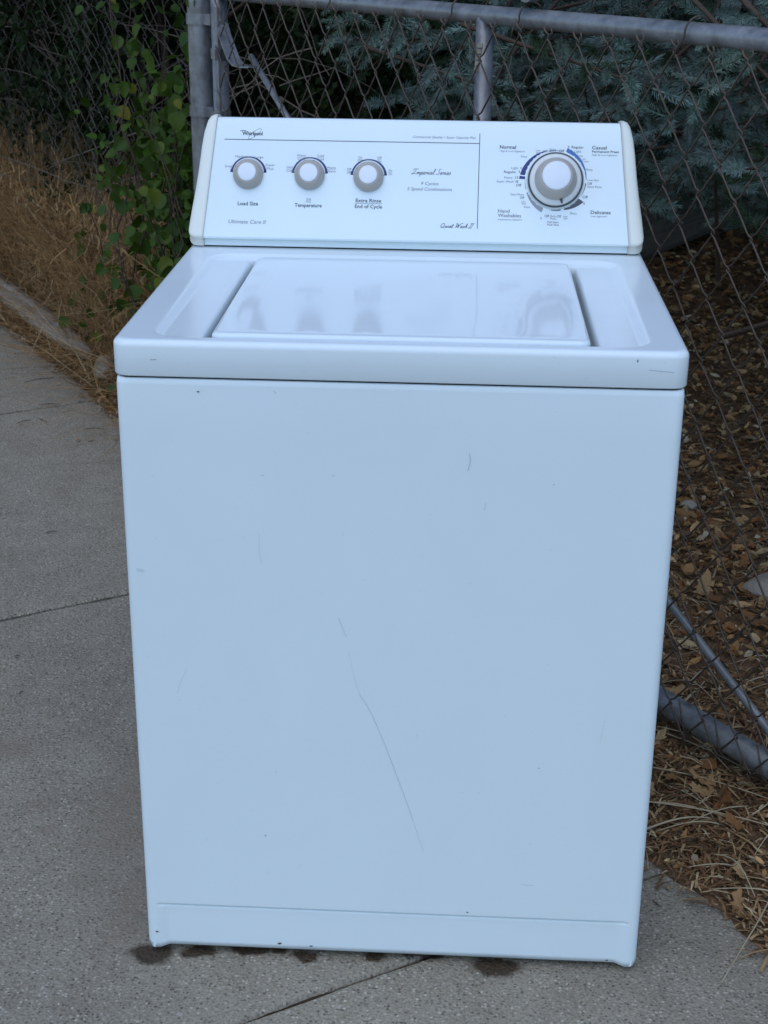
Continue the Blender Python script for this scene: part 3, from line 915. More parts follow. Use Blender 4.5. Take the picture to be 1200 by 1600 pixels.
p = FP(*DC) - Vector(WO)
sv, sf = lathe([(0.0440, 0.0005), (0.0440, 0.0030), (0.0428, 0.0042), (0.0413, 0.0044), (0.0, 0.0046)], 72)
dial = link('cycle_dial', np_mesh('cycle_dial', sv, sf, M['skirt'], True), wm, p); dial.rotation_euler = FM.to_euler()
sv, sf = lathe([(0.0425, 0.0040), (0.0428, 0.0056), (0.0414, 0.0060), (0.0402, 0.0052), (0.0395, 0.0046)], 72)
link('dial_ring', np_mesh('dial_ring', sv, sf, M['ink_dgrey'], True), dial)
sv, sf = lathe([(0.0398, 0.0044), (0.0398, 0.0085), (0.0385, 0.0108), (0.0350, 0.0125), (0.0, 0.0135)], 72)
link('dial_disc', np_mesh('dial_disc', sv, sf, M['skirt'], True), dial)
sv, sf = lathe([(0.0322, 0.0120), (0.0324, 0.0150), (0.0310, 0.0215), (0.0285, 0.0290), (0.0250, 0.0345), (0.0232, 0.0356), (0.0222, 0.0350), (0.0, 0.0348)], 72)
link('dial_grip', np_mesh('dial_grip', sv, sf, M['knob_grey'], True), dial)
sv, sf = lathe([(0.0220, 0.0340), (0.0220, 0.0366), (0.0212, 0.0376), (0.0190, 0.0382), (0.0, 0.0384)], 64)
link('knob_cap', np_mesh('dial_cap', sv, sf, M['knob_white'], True), dial)
pm = MB(); pm.add([(-0.003, -0.0310, 0.0140), (0.003, -0.0310, 0.0140), (0.0008, -0.0392, 0.0128), (-0.0008, -0.0392, 0.0128), (-0.002, -0.0300, 0.0185), (0.002, -0.0300, 0.0185)],
                  [[4, 5, 2, 3], [0, 4, 3], [5, 1, 2], [0, 3, 2, 1]])
po = pm.build('pointer_mark', M['ink_dgrey'], dial); po.rotation_euler = (0, 0, R(16))

# scratches and chips on the enamel ------------------------------------
def front_mark(pts, wd, mat, name='scratch', y=-0.0006):
    V, F = ribbon(pts, wd * 0.55)
    return wpart(name, [(a[0], y - (0.0006 if True else 0), a[1]) for a in V], F, M[mat], cab, False)


front_mark(catmull([(-0.0737, 0.5481), (-0.0686, 0.5343), (-0.0636, 0.5205)]), 0.0006, 'scratch')
front_mark(catmull([(-0.0600, 0.500), (-0.0530, 0.462), (-0.0456, 0.4354)]), 0.00025, 'scratch')
front_mark(catmull([(-0.0456, 0.4354), (-0.0317, 0.4116), (-0.0123, 0.3631), (0.0102, 0.2987), (0.0287, 0.2431)]), 0.0006, 'scratch')
front_mark(catmull([(0.0287, 0.2431), (0.0370, 0.215), (0.0447, 0.1915)]), 0.0004, 'scratch')
front_mark(catmull([(0.0902, 0.7812), (0.0921, 0.7711), (0.0893, 0.7583)]), 0.0009, 'scratch')
front_mark(catmull([(-0.1758, 0.663), (-0.1761, 0.6451), (-0.1741, 0.6226)]), 0.0004, 'scratch')
front_mark([(-0.3375, 0.6099), (-0.3271, 0.6076)], 0.0007, 'scratch')
front_mark([(-0.3375, 0.6072), (-0.3289, 0.6057)], 0.0007, 'scratch')
front_mark(catmull([(-0.2773, 0.4651), (-0.285, 0.448), (-0.2917, 0.4288)]), 0.0004, 'scratch')
front_mark([(0.1131, 0.7159), (0.1119, 0.7054)], 0.0005, 'scratch')
front_mark([(-0.1716, 0.7438), (-0.1675, 0.7448)], 0.0008, 'scratch')
front_mark([(-0.0822, 0.7464), (-0.0773, 0.7465)], 0.0007, 'scratch')
front_mark([(-0.1539, 0.856), (-0.15, 0.853)], 0.0008, 'scratch')
front_mark(catmull([(0.2821, 0.4094), (0.280, 0.392), (0.2783, 0.375)]), 0.0003, 'scratch')
front_mark([(0.1830, 0.1436), (0.1900, 0.1425), (0.2010, 0.1428)], 0.0006, 'scratch')
for (x, z, s) in ((.1972, .7426, .0008), (.1982, .332, .0009), (-.1766, .2077, .0011), (.1083, .0925, .0014), (-.1599, .0226, .0026), (-.1145, .0204, .0022), (-.3375, .037, .0022), (-.2475, .8525, .0016), (.31, .017, .0018)):
    a = np.linspace(0, 2 * math.pi, 7)[:-1]
    rr = s * (0.6 + 0.6 * rng.random(6))
    y = 0.0024 if z < 0.08 and abs(x) < 0.32 else -0.0012
    wpart('chip', [(x + r_ * math.cos(q) * 1.3, y, z + r_ * math.sin(q) * 0.7) for q, r_ in zip(a, rr)], [[0, 1, 2, 3, 4, 5]], M['chip'], cab, False)
for pts, wd, m in (([(-0.3056, .893), (-0.2977, .8932)], .0009, 'scratch'), ([(.3039, .8951), (.318, .8938), (.3349, .8927)], .0005, 'scratch'), ([(.2904, .9075), (.29, .9045)], .0013, 'chip')):
    V, F = ribbon(pts, wd); wpart('scratch', [(a[0], -0.0031, a[1]) for a in V], F, M[m], cover, False)

# ------------------------------------------------------------------ chain-link gate
GD = Vector((0.588, -0.809, 0)).normalized(); GN = Vector((GD.y, -GD.x, 0)) * -1     # GN points away from the camera
GP = Vector((0.53, 0.61, 0))
def G(s, z, n=0.0): return GP + GD * s + Vector((0, 0, z)) + GN * n


S0, S1 = -1.815, 1.55
gate = empty('chain_link_gate', G(S0, 0))
tag(gate, 'grey steel chain-link gate with diagonal brace rod, behind the washing machine', 'gate')
GO = np.array(G(S0, 0))


def gpart(name, mb, mat, parent=None, smooth=True): return mb.build(name, M[mat], parent or gate, smooth, GO)


def rough_pipe(a, b, r, n=14, seg=24, wob=0.0):
    a = Vector(a); b = Vector(b)
    return tube([a.lerp(b, i / seg) + Vector((0, 0, wob * math.sin(i * 1.7))) for i in range(seg + 1)], r, n)


def zt(s): return 1.2345 - 0.010 * (s < -1.0) * (abs(s) - 1.0)


mb = MB(); mb.tube([G(S0 + (S1 - S0) * i / 20, 1.2365 + 0.004 * (i / 20 - .5) - 0.012 * (1 - i / 20) ** 2) for i in range(21)], 0.0175, 16); rail = gpart('top_rail', mb, 'pipe')
mb = MB(); mb.tube([G(S0, 0.075), G(-0.5, 0.063), G(S1, 0.058)], 0.0225, 16); gpart('bottom_rail', mb, 'pipe')
mb = MB(); mb.tube([G(S0, 0.075), G(S0, 1.225)], 0.0205, 16); stile = gpart('stile', mb, 'pipe')
mb = MB(); mb.tube([G(-0.722, 0.07), G(-0.722, 1.232)], 0.0172, 16); mid = gpart('middle_post', mb, 'pipe')
mb = MB(); mb.tube([G(S1, 0.075), G(S1, 1.236)], 0.0205, 16); gpart('stile', mb, 'pipe')
mb = MB(); mb.tube([G(-1.655, 1.085), G(-1.479, 0.9588), G(-0.122, 0.2642), G(0.146, 0.1253), G(0.24, 0.075)], 0.0075, 10); rod = gpart('brace_rod', mb, 'pipe')
# weld scar of bright paint on the middle post
mb = MB()
for k in range(5):
    mb.box(G(-0.722 + 0.002 * k, 1.155 + 0.011 * (k - 2), -0.0168), (0.010, 0.003, 0.008), Matrix.Rotation(math.atan2(GD.y, GD.x) + 0.2 * k, 3, 'Z'))
gpart('weld_mark', mb, 'stone', mid, False)
# strap bracket at the upper end of the rod
mb = MB()
RB = Matrix((GD, GN, Vector((0, 0, 1)))).transposed()
def strap(pts, wd=0.034, th=0.004):
    V = []; F = []
    for i, (s, z) in enumerate(pts):
        a = np.array(pts[max(i - 1, 0)]); b = np.array(pts[min(i + 1, len(pts) - 1)]); t = (b - a) / np.linalg.norm(b - a); n2 = np.array([-t[1], t[0]]) * th / 2
        for sg, nn in ((1, -.5), (1, .5), (-1, .5), (-1, -.5)): V.append(G(s + sg * n2[0], z + sg * n2[1], nn * wd - 0.012))
    for i in range(len(pts) - 1):
        for k in range(4): F.append([i * 4 + k, i * 4 + (k + 1) % 4, (i + 1) * 4 + (k + 1) % 4, (i + 1) * 4 + k])
    F.append([0, 1, 2, 3]); m = (len(pts) - 1) * 4; F.append([m + 3, m + 2, m + 1, m])
    return V, F
mb.add(*strap([(-1.793, 1.155), (-1.780, 1.150), (-1.765, 1.125), (-1.725, 1.075), (-1.70, 1.062), (-1.66, 1.060), (-1.615, 1.064)]))
gpart('brace_bracket', mb, 'pipe', None, False)
# tension bar with bands
mb = MB(); mb.box(G(S0 + 0.032, 0.64, -0.024), (0.018, 0.006, 1.10), RB); gpart('tension_bar', mb, 'pipe', None, False)
for z in (1.08, 0.93, 0.62, 0.30):
    mb = MB(); V = []; F = []
    ang = [R(a) for a in np.linspace(-150, 150, 13)]
    pts = [(S0 + 0.0235 * math.cos(a), -0.0235 * math.sin(a)) for a in ang]
    for i, (s, n_) in enumerate(pts):
        V += [G(s, z - 0.012, n_), G(s, z + 0.012, n_)]
    for i in range(len(pts) - 1): F.append([2 * i, 2 * i + 2, 2 * i + 3, 2 * i + 1])
    mb.add(V, F); mb.box(G(S0 + 0.030, z, -0.030), (0.020, 0.012, 0.024), RB, 0.001)
    gpart('tension_band', mb, 'pipe', None, False)


def strand_mesh(name, Wd, Hd, z0, z1, rad, mat, phase, D, N, seed):
    """one wire of chain link: a flattened zigzag in the plane spanned by D and Z"""
    pts = []
    k = 0; z = z0; rr = random.Random(seed)
    tot = int((z1 - z0) / (Hd / 2))
    for k in range(tot + 1):
        side = (k + phase) % 2
        x = Wd / 2 if side else 0.0
        s = 1 if side else -1
        z = z0 + k * Hd / 2
        j = rr.uniform(-1, 1) * 0.0016
        for dz, dx, n in ((-0.16, -0.16, 0.0022), (-0.05, 0.035, 0.0012), (0.05, 0.035, -0.0012), (0.16, -0.16, -0.0022)):
            nn = n if side else -n
            pts.append(D * (x + s * (Wd / 2 * dx if dx < 0 else Wd * 0.03) + j) + Vector((0, 0, z + dz * Hd / 2)) + N * nn)
    # twisted end
    e = pts[-1]
    pts.append(e + Vector((0, 0, 0.008)) - D * 0.004)
    v, f = tube(pts, rad, 5)
    return np_mesh(name, v, f, mat, True)


WX, HX = 0.0800, 0.1060
meshes = [[strand_mesh('wire', WX, HX, 0.035, 1.235, 0.0018, M['wire'], p_, GD, GN, 10 * p_ + q) for q in range(4)] for p_ in (0, 1)]
k = 0; s = S0 + 0.035
while s < S1 - 0.03:
    d = G(s, 0, -0.026 + random.uniform(-.002, .002)) - Vector(GO)
    w_ = link('wire', meshes[k % 2][random.randrange(4)], gate, d)
    w_.location.z += (0.006 + 0.004 * math.sin(k * 0.7))
    k += 1; s += WX / 2
# ties round the top rail, bare wire
for s in (-1.25, -0.80, -0.59, -0.165, 0.30):
    mb = MB(); pts = []
    for a in np.linspace(-200, 60, 14):
        pts.append(G(s + 0.0006 * a / 10, 1.2365 + 0.0235 * math.sin(R(a)), 0.0235 * math.cos(R(a))))
    pts = [G(s - 0.012, 1.200, -0.029), G(s - 0.008, 1.212, -0.030)] + [q for q in pts if True]
    mb.tube([pts[0], pts[1]] + [G(s + 0.0012 * i, 1.2365 + 0.0235 * math.cos(R(a)), -0.0235 * math.sin(R(a))) for i, a in enumerate(np.linspace(110, -60, 10))], 0.0019, 5); gpart('tie_wire', mb, 'wire')
# ties round the bottom rail
for s in (-0.10, -0.03, 0.06, 0.16):
    mb = MB(); mb.tube([G(s - 0.01, 0.105, -0.027)] + [G(s + 0.003 * i, 0.061 + 0.027 * math.cos(R(a)), -0.027 * math.sin(R(a))) for i, a in enumerate(np.linspace(70, 250, 9))] , 0.0018, 5); gpart('tie_wire', mb, 'wire')
# curled latch strap hanging over the rail
mb = MB(); pts = [(-0.575 + 0.026 * math.cos(R(a)), 1.292 + 0.030 * math.sin(R(a))) for a in np.linspace(170, 380, 14)]
pts = [(pts[0][0] - 0.002, 1.34)] + pts + [(pts[-1][0] + 0.004, 1.35)]
mb.add(*strap(pts, 0.022, 0.004)); gpart('latch_strap', mb, 'pipe', None, False)

# terminal post the gate hangs from
PP = G(-1.925, 0, 0.0)
post = empty('fence_post', PP); tag(post, 'thick round galvanized fence post left of the gate with clamp bands', 'post')
mb = MB(); mb.tube([PP + Vector((0, 0, z)) for z in (-0.05, 0.4, 0.8, 1.2, 1.42)], 0.0300, 24); pole = mb.build('pole', M['pipe'], post, True, PP)
v, f = lathe([(0.033, 0), (0.033, 0.02), (0.025, 0.04), (0, 0.05)], 20)
link('post_cap', np_mesh('post_cap', v, f, M['pipe'], True), post, (0, 0, 1.41))
for z in (1.155, 0.93, 0.45):
    v, f = lathe([(0.0302, -0.013), (0.0335, -0.013), (0.0335, 0.013), (0.0302, 0.013)], 24)
    b = link('clamp_band', np_mesh('clamp_band', v, f, M['pipe'], False), post, (0, 0, z))
    mb = MB(); mb.box(Vector((0, 0, z)) + GD * 0.050, (0.040, 0.012, 0.026), RB, 0.001); mb.build('hinge_lug', M['pipe'], post)
    mb = MB(); mb.tube([Vector((0, 0, z)) + GD * -0.036 - GN * 0.012, Vector((0, 0, z)) + GD * -0.036 + GN * 0.012], 0.006, 6); mb.build('bolt', M['pipe'], post)

# fence running on to the left from the post
FD = Vector((math.cos(R(118.5)), math.sin(R(124.5)), 0)); FN = Vector((FD.y, -FD.x, 0))
FO = PP + FN * 0.055
fence = empty('chain_link_fence', FO); tag(fence, 'sagging weathered chain-link fence running back behind the dry grass', 'fence')
WF, HF = 0.120, 0.074
fm = [[strand_mesh('fence_wire', WF, HF, 0.03, 1.24, 0.0014, M['wire_far'], p_, FD, FN, 50 + 10 * p_ + q) for q in range(4)] for p_ in (0, 1)]
for k in range(88):
    link('wire', fm[k % 2][random.randrange(4)], fence, FD * (0.03 + k * WF / 2) + FN * (0.02 * math.sin(k * .31) + 0.012 * math.sin(k * 1.3)) + Vector((0, 0, -0.01 + 0.012 * math.sin(k * .22))))
mb = MB(); mb.tube([FD * (4.5 * i / 10) + Vector((0, 0, 1.30)) for i in range(11)], 0.018, 12); mb.build('top_rail', M['pipe'], fence, True)
for s in (3.1, 4.45):
    mb = MB(); mb.tube([FD * s + FN * 0.03, FD * s + FN * 0.03 + Vector((0, 0, 1.32))], 0.022, 14); mb.build('line_post', M['pipe'], fence, True)

# ------------------------------------------------------------------ spruce
def needle_sprig(nn, ln, nl, wd, seed):
    r = np.random.default_rng(seed); V = []; F = []
    for i in range(nn):
        u = i / nn; a = i * 2.39996 + r.normal() * 0.4
        base = np.array([0, 0, ln * (0.03 + 0.97 * u)])
        el = R(68) * (1 - 0.70 * u ** 3) + r.normal() * 0.14       # angle away from the stem
        d = np.array([math.cos(a) * math.sin(el), math.sin(a) * math.sin(el), math.cos(el)])
        L_ = nl * (0.8 + 0.35 * r.random()) * (1 - 0.25 * u)
        side = np.cross(d, [0.3, 0.2, 1.0]); side /= np.linalg.norm(side) + 1e-9
        tip = base + d * L_ + np.array([0, 0, L_ * 0.18])
        mid_ = base + d * L_ * 0.5
        b = len(V); V += [base - side * wd * .4, mid_ - side * wd * .5, tip, mid_ + side * wd * .5]
        F.append([b, b + 1, b + 2, b + 3])
    # stem
    b = len(V)
    for z, q in ((0, 0.0016), (ln, 0.0008)):
        for a in (0, 2.1, 4.2): V.append(np.array([q * math.cos(a), q * math.sin(a), z]))
    for k in range(3): F.append([b + k, b + (k + 1) % 3, b + 3 + (k + 1) % 3, b + 3 + k])
    return np.array(V), np.array(F)


def place(templates, pos, dirs, scl, which, colors, rgen):
    """instances of templates merged into arrays"""
    AV = []; AF = []; AT = []; base = 0
    dirs = dirs / np.linalg.norm(dirs, axis=1, keepdims=True)
    ref = np.where(np.abs(dirs[:, 2:3]) < 0.9, np.array([[0, 0, 1.0]]), np.array([[1.0, 0, 0]]))
    x = np.cross(ref, dirs); x /= np.linalg.norm(x, axis=1, keepdims=True); y = np.cross(dirs, x)
    ro = rgen.random(len(pos)) * 6.283
    x2 = x * np.cos(ro)[:, None] + y * np.sin(ro)[:, None]; y2 = np.cross(dirs, x2)
    for k, (tv, tf) in enumerate(templates):
        m = which == k
        if not m.any(): continue
        n = m.sum()
        B = np.stack([x2[m], y2[m], dirs[m]], 1)         # rows are axes
        P = np.einsum('vi,nij->nvj', tv, B) * scl[m][:, None, None] + pos[m][:, None, :]
        AV.append(P.reshape(-1, 3)); AT.append(np.repeat(colors[m], len(tv), 0))
        AF.append((tf[None] + (np.arange(n) * len(tv))[:, None, None]).reshape(-1, tf.shape[1]) + base)
        base += n * len(tv)
    return np.concatenate(AV), np.concatenate(AF), np.concatenate(AT)


def rgba(c): return np.c_[c, np.ones(len(c))]


def in_view(p, margin=0.12):
    """rough test: could the photograph's side of the fence see this point?"""
    return (p[:, 2] < 1.75)


TC = np.array([2.05, 3.85, 0.0])
sr = np.random.default_rng(3)
hi_p = []; hi_d = []; hi_s = []; lo_p = []; lo_d = []; lo_s = []; wood = MB()
gn = np.array(GN); gp = np.array(GP)
def spruce_branch(z0, az, ln, fine):
    d0 = np.array([math.cos(az), math.sin(az), 0.0])
    droop = 0.32 + 0.2 * sr.random()
    pts = []
    for u in np.linspace(0, 1, 10):
        pts.append(TC + np.array([0, 0, z0]) + d0 * ln * u + np.array([0, 0, -droop * ln * 0.55 * u ** 1.3 + 0.16 * ln * u ** 3.0]) + sr.normal(0, 0.015, 3))
    pts = np.array(pts)
    fdp = (pts - gp) @ gn
    okp = ((pts[:, 2] > 1.08 - 0.08 * fdp) & (fdp > 0.06)) | (pts[:, 2] > 2.4)
    m_ = 10 if okp.all() else int(np.argmin(okp))
    if m_ > 1: wood.tube(pts[:m_], [(0.028 * (1 - u) * (0.5 + ln / 4) + 0.004) for u in np.linspace(0, 1, 10)][:m_], 5, False)
    nb = int(ln * (17 if fine else 9))
    for i in range(nb):
        u = 0.22 + 0.78 * (i + sr.random()) / nb
        k = min(int(u * 9), 8); fr = u * 9 - k
        p = pts[k] * (1 - fr) + pts[k + 1] * fr
        t = pts[k + 1] - pts[k]; t /= np.linalg.norm(t)
        sd_ = np.cross(t, [0, 0, 1]); sd_ /= np.linalg.norm(sd_)
        sg = 1 if i % 2 else -1
        bl = (0.16 + 0.42 * (1 - u)) * (0.7 + 0.6 * sr.random()) * min(1.0, ln / 1.6)
        bd = t * 0.75 + sd_ * sg * (0.75 + 0.3 * sr.random()) + np.array([0, 0, sr.normal(-0.10, 0.22)]); bd /= np.linalg.norm(bd)
        ns = max(2, int(bl / (0.042 if fine else 0.10)))
        if fine and p[2] > 1.0 - 0.21 * ((p - gp) @ gn) and (p + bd * bl - gp) @ gn > 0.06: wood.tube([p, p + bd * bl * .5 + [0, 0, -.01], p + bd * bl], [0.004, 0.003, 0.0015], 4, False)
        for j in range(ns + 1):
            q = p + bd * bl * (j + 0.4) / (ns + 0.6)
            sg2 = 1 if j % 2 else -1
            s2 = np.cross(bd, [0, 0, 1]); s2 /= np.linalg.norm(s2) + 1e-9
            dd = bd if j == ns else bd * 0.8 + s2 * sg2 * (0.7 + 0.2 * sr.random()) + np.array([0, 0, sr.normal(0.08, 0.28)])
            (hi_p if fine else lo_p).append(q); (hi_d if fine else lo_d).append(dd); (hi_s if fine else lo_s).append(0.75 + 0.5 * sr.random())


def face_dist(p): return (p - gp) @ gn


z = 0.85
while z < 6.5:
    rad = 2.45 * (1 - (z / 7.2) ** 1.25)
    nbr = 15 if z < 1.9 else 9
    for b in range(nbr):
        az_ = 2 * math.pi * (b + sr.random()) / nbr
        zz = z + sr.normal(0, 0.09)
        ln = rad * (0.82 + 0.25 * sr.random())
        tip = TC + np.array([math.cos(az_), math.sin(az_), 0]) * ln
        # sector that faces the gate and the camera
        fine = z < 1.9 and (math.cos(az_ - R(212)) > 0.05)
        # keep tips behind the gate wires
        fd = face_dist(tip)
        if fd < 0.10 and zz < 3.2:
            f0 = face_dist(TC); ln *= max(0.3, (f0 - 0.12) / (f0 - fd))
        spruce_branch(zz, az_, ln, fine)
    z += 0.20 if z < 1.9 else 0.42
# outer boughs reaching the gate
for i in range(230):
    s_ = sr.uniform(-1.62, 0.75); dep = 0.13 + 0.75 * sr.random() ** 1.3
    zlow = 0.92 - 0.21 * dep
    zz = sr.uniform(zlow, 1.42)
    q0 = np.array(G(s_, zz, dep))
    if dep < 0.13 and zz < 1.3: continue
    od = q0 - (TC + np.array([0, 0, zz + 0.5])); od /= np.linalg.norm(od)
    bd = od + sr.normal(0, 0.35, 3); bd[2] -= 0.05; bd /= np.linalg.norm(bd)
    bl = sr.uniform(0.18, 0.36)
    if face_dist(q0) < 0.16 : bd = bd - gn * min(0, bd @ gn); bd /= np.linalg.norm(bd)
    b0 = q0 - bd * bl
    if min(face_dist(b0 - bd * 0.25), face_dist(b0), face_dist(q0)) < 0.07: continue
    wood.tube([b0 - bd * 0.25, b0, q0], [0.006, 0.004, 0.0015], 4, False)
    n_s = int(bl / 0.03)
    s1 = np.cross(bd, [0, 0, 1]); s1 /= np.linalg.norm(s1)
    for j in range(n_s + 1):
        q = b0 + bd * bl * j / n_s
        dd = bd if j == n_s else bd * 0.75 + s1 * (1 if j % 2 else -1) * sr.uniform(.5, .95) + np.array([0, 0, sr.normal(0.05, 0.3)])
        hi_p.append(q); hi_d.append(dd); hi_s.append(0.75 + 0.45 * sr.random())
hi_p = np.array(hi_p); hi_d = np.array(hi_d); hi_s = np.array(hi_s)
keep = (face_dist(hi_p) > 0.055)
skirt = lambda p: p[:, 2] > 0.93 - 0.21 * face_dist(p) + sr.normal(0, 0.04, len(p))
keep &= skirt(hi_p)
# thin out what is deep behind other boughs or outside the picture
lat = hi_p[:, 0]
keep &= ~((hi_p[:, 2] > 1.6) & (sr.random(len(hi_p)) < 0.5))
keep &= ~((face_dist(hi_p) > 1.6) & (sr.random(len(hi_p)) < 0.45))
hi_p, hi_d, hi_s = hi_p[keep], hi_d[keep], hi_s[keep]
for i in range(5200):
    s_ = sr.uniform(-2.0, 1.0); dep = sr.uniform(0.75, 1.9); zz = sr.uniform(0.62, 1.7)
    q = np.array(G(s_, zz, dep)); od = q - (TC + np.array([0, 0, zz + 0.4])); od /= np.linalg.norm(od)
    if face_dist(q) > 2.3: continue
    lo_p.append(q); lo_d.append(od + sr.normal(0, 0.5, 3)); lo_s.append(0.35 + 0.25 * sr.random())
lo_p = np.array(lo_p); lo_d = np.array(lo_d); lo_s = np.array(lo_s)
ks = skirt(lo_p)
lo_p, lo_d, lo_s = lo_p[ks], lo_d[ks], lo_s[ks]
tpl = [needle_sprig(96, 0.085, 0.0195, 0.0027, i) for i in range(4)]
tpl_lo = [needle_sprig(12, 0.20, 0.055, 0.012, 20 + i) for i in range(3)]
print('sprigs', len(hi_p), len(lo_p))
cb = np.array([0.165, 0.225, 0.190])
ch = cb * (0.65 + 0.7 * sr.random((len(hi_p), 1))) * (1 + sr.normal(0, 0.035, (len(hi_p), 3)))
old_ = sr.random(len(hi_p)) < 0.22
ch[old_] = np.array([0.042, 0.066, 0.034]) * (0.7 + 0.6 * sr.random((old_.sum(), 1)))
cl = np.array([0.034, 0.056, 0.046]) * (0.7 + 0.6 * sr.random((len(lo_p), 1)))  # coarse inner sprigs coloured darker, shade of the gaps put into the colour
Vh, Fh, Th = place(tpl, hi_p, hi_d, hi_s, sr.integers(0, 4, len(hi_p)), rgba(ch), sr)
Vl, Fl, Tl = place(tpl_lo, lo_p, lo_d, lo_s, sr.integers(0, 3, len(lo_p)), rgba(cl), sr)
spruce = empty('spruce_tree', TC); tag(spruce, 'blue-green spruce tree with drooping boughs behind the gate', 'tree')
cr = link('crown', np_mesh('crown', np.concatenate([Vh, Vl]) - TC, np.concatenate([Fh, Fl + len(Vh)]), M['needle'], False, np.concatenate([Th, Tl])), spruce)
tag(cr, kind='stuff')
wood.build('branches', M['bark'], spruce, True, TC)
mb = MB(); mb.tube([(0, 0, -0.1), (0.01, 0, 0.4), (0, 0.02, 2), (0.02, 0, 4), (0, 0, 6.9)], [0.17, 0.14, 0.11, 0.07, 0.01], 14); mb.build('trunk', M['bark'], spruce, True)

# ------------------------------------------------------------------ leafy shrubs and trees behind the left fence and behind the spruce
def leaf_tpl(seed, n=6):
    r = np.random.default_rng(seed)
    V = []; F = []
    for i in range(n):
        a = r.random() * 6.28; rr = 0.5 + 0.5 * r.random()
        c = np.array([math.cos(a) * rr, math.sin(a) * rr, r.normal(0, 0.5)]) * 0.9
        ax = r.normal(0, 1, 3); ax /= np.linalg.norm(ax); bx = np.cross(ax, r.normal(0, 1, 3)); bx /= np.linalg.norm(bx)
        b = len(V)
        V += [c - ax * .55, c + bx * .32 - ax * .05, c + ax * .6, c - bx * .32 - ax * .05]
        F.append([b, b + 1, b + 2, b + 3])
    return np.array(V), np.array(F)


LT = [leaf_tpl(i, 7) for i in range(5)]


def leafy(name, label, cat, c, rad, h, n, size, col, trunk_r=0.05, group=None, z0=0.0, gapk=2.3, seed=1):
    r = np.random.default_rng(seed)
    root = empty(name, c); tag(root, label, cat, group)
    # lumpy volume
    nl = 26
    lob = np.c_[r.normal(0, 0.45, (nl, 2)), r.random(nl)]
    lob[:, :2] *= rad; lob[:, 2] = z0 + lob[:, 2] * (h - z0)
    lr_ = rad * (0.28 + 0.28 * r.random(nl))
    k = r.integers(0, nl, n)
    d = r.normal(0, 1, (n, 3)); d /= np.linalg.norm(d, axis=1, keepdims=True)
    pos = lob[k] + d * (lr_[k] * (0.35 + 0.65 * r.random(n) ** 0.5))[:, None]
    pos[:, 2] = np.maximum(pos[:, 2], 0.03)
    ok = vnoise(pos[:, 0] * gapk + 7, pos[:, 2] * gapk + pos[:, 1], seed) > 0.28
    pos = pos[ok]; d = d[ok]
    colr = np.array(col) * (0.6 + 0.8 * r.random((len(pos), 1))) * (1 + r.normal(0, 0.08, (len(pos), 3)))
    V, F, T = place(LT, pos, d + r.normal(0, 0.5, d.shape), size * (0.7 + 0.6 * r.random(len(pos))), r.integers(0, 5, len(pos)), rgba(np.clip(colr, 0, 1)), r)
    o = link('crown', np_mesh('crown', V, F, M['foliage'], False, T), root); tag(o, kind='stuff')
    mb = MB()
    for i in range(7):
        q = lob[i]
        mb.tube([(q[0] * .1, q[1] * .1, -0.05), (q[0] * .4, q[1] * .4, q[2] * .5), q], [trunk_r, trunk_r * .7, trunk_r * .2], 6)
    mb.build('trunk', M['bark'], root, True)
    return root


leafy('shrub', 'dark leafy shrub right behind the left fence, beside the post', 'shrub', (-0.95, 3.95, 0), 0.75, 2.3, 5200, 0.030, (0.020, 0.033, 0.011), 0.02, 'shrubs behind the left fence', 0.15, seed=4)
leafy('shrub', 'dark tangled shrub behind the far end of the left fence', 'shrub', (-2.25, 5.6, 0), 1.1, 2.6, 6000, 0.036, (0.019, 0.028, 0.011), 0.025, 'shrubs behind the left fence', 0.55, seed=5)
leafy('shrub', 'dim shrub at the top left edge, deepest behind the fence', 'shrub', (-3.5, 8.2, 0), 1.6, 3.2, 6000, 0.050, (0.017, 0.024, 0.011), 0.03, 'shrubs behind the left fence', 0.3, seed=6)
leafy('shrub', 'dark shrub in the gap between fence post and spruce', 'shrub', (-0.55, 5.6, 0), 1.0, 2.6, 5000, 0.040, (0.022, 0.038, 0.016), 0.025, 'shrubs behind the left fence', 0.1, seed=8)
leafy('shade_evergreen', 'tall dark evergreen added behind the left shrubs to shade the background', 'tree', (-2.2, 9.5, 0), 2.4, 7.0, 7000, 0.11, (0.03, 0.05, 0.03), 0.12, 'dark trees in the background', 0.4, seed=9)  # both evergreens are added to keep sky light off the background
leafy('shade_evergreen', 'tall dark evergreen added behind the spruce to shade the background', 'tree', (1.6, 9.8, 0), 2.6, 7.5, 7000, 0.11, (0.03, 0.05, 0.035), 0.12, 'dark trees in the background', 0.5, seed=10)
leafy('broadleaf_tree', 'broadleaf tree standing beyond the left fence', 'tree', (-4.6, 6.8, 0), 2.2, 6.0, 8000, 0.085, (0.05, 0.085, 0.03), 0.12, 'dark trees in the background', 2.2, seed=12)
leafy('broadleaf_tree', 'broadleaf tree far beyond the end of the path', 'tree', (-5.4, 9.5, 0), 2.4, 6.0, 6000, 0.10, (0.045, 0.075, 0.03), 0.12, 'dark trees in the background', 1.2, seed=13)

leafy('broadleaf_tree', 'unseen broadleaf crown added behind the spruce to block overhead sky light', 'tree', (1.2, 7.5, 0), 3.3, 7.5, 15000, 0.105, (0.045, 0.075, 0.03), 0.14, 'dark trees in the background', 2.4, seed=15)  # added crown above the view, keeps overhead sky off the gate area


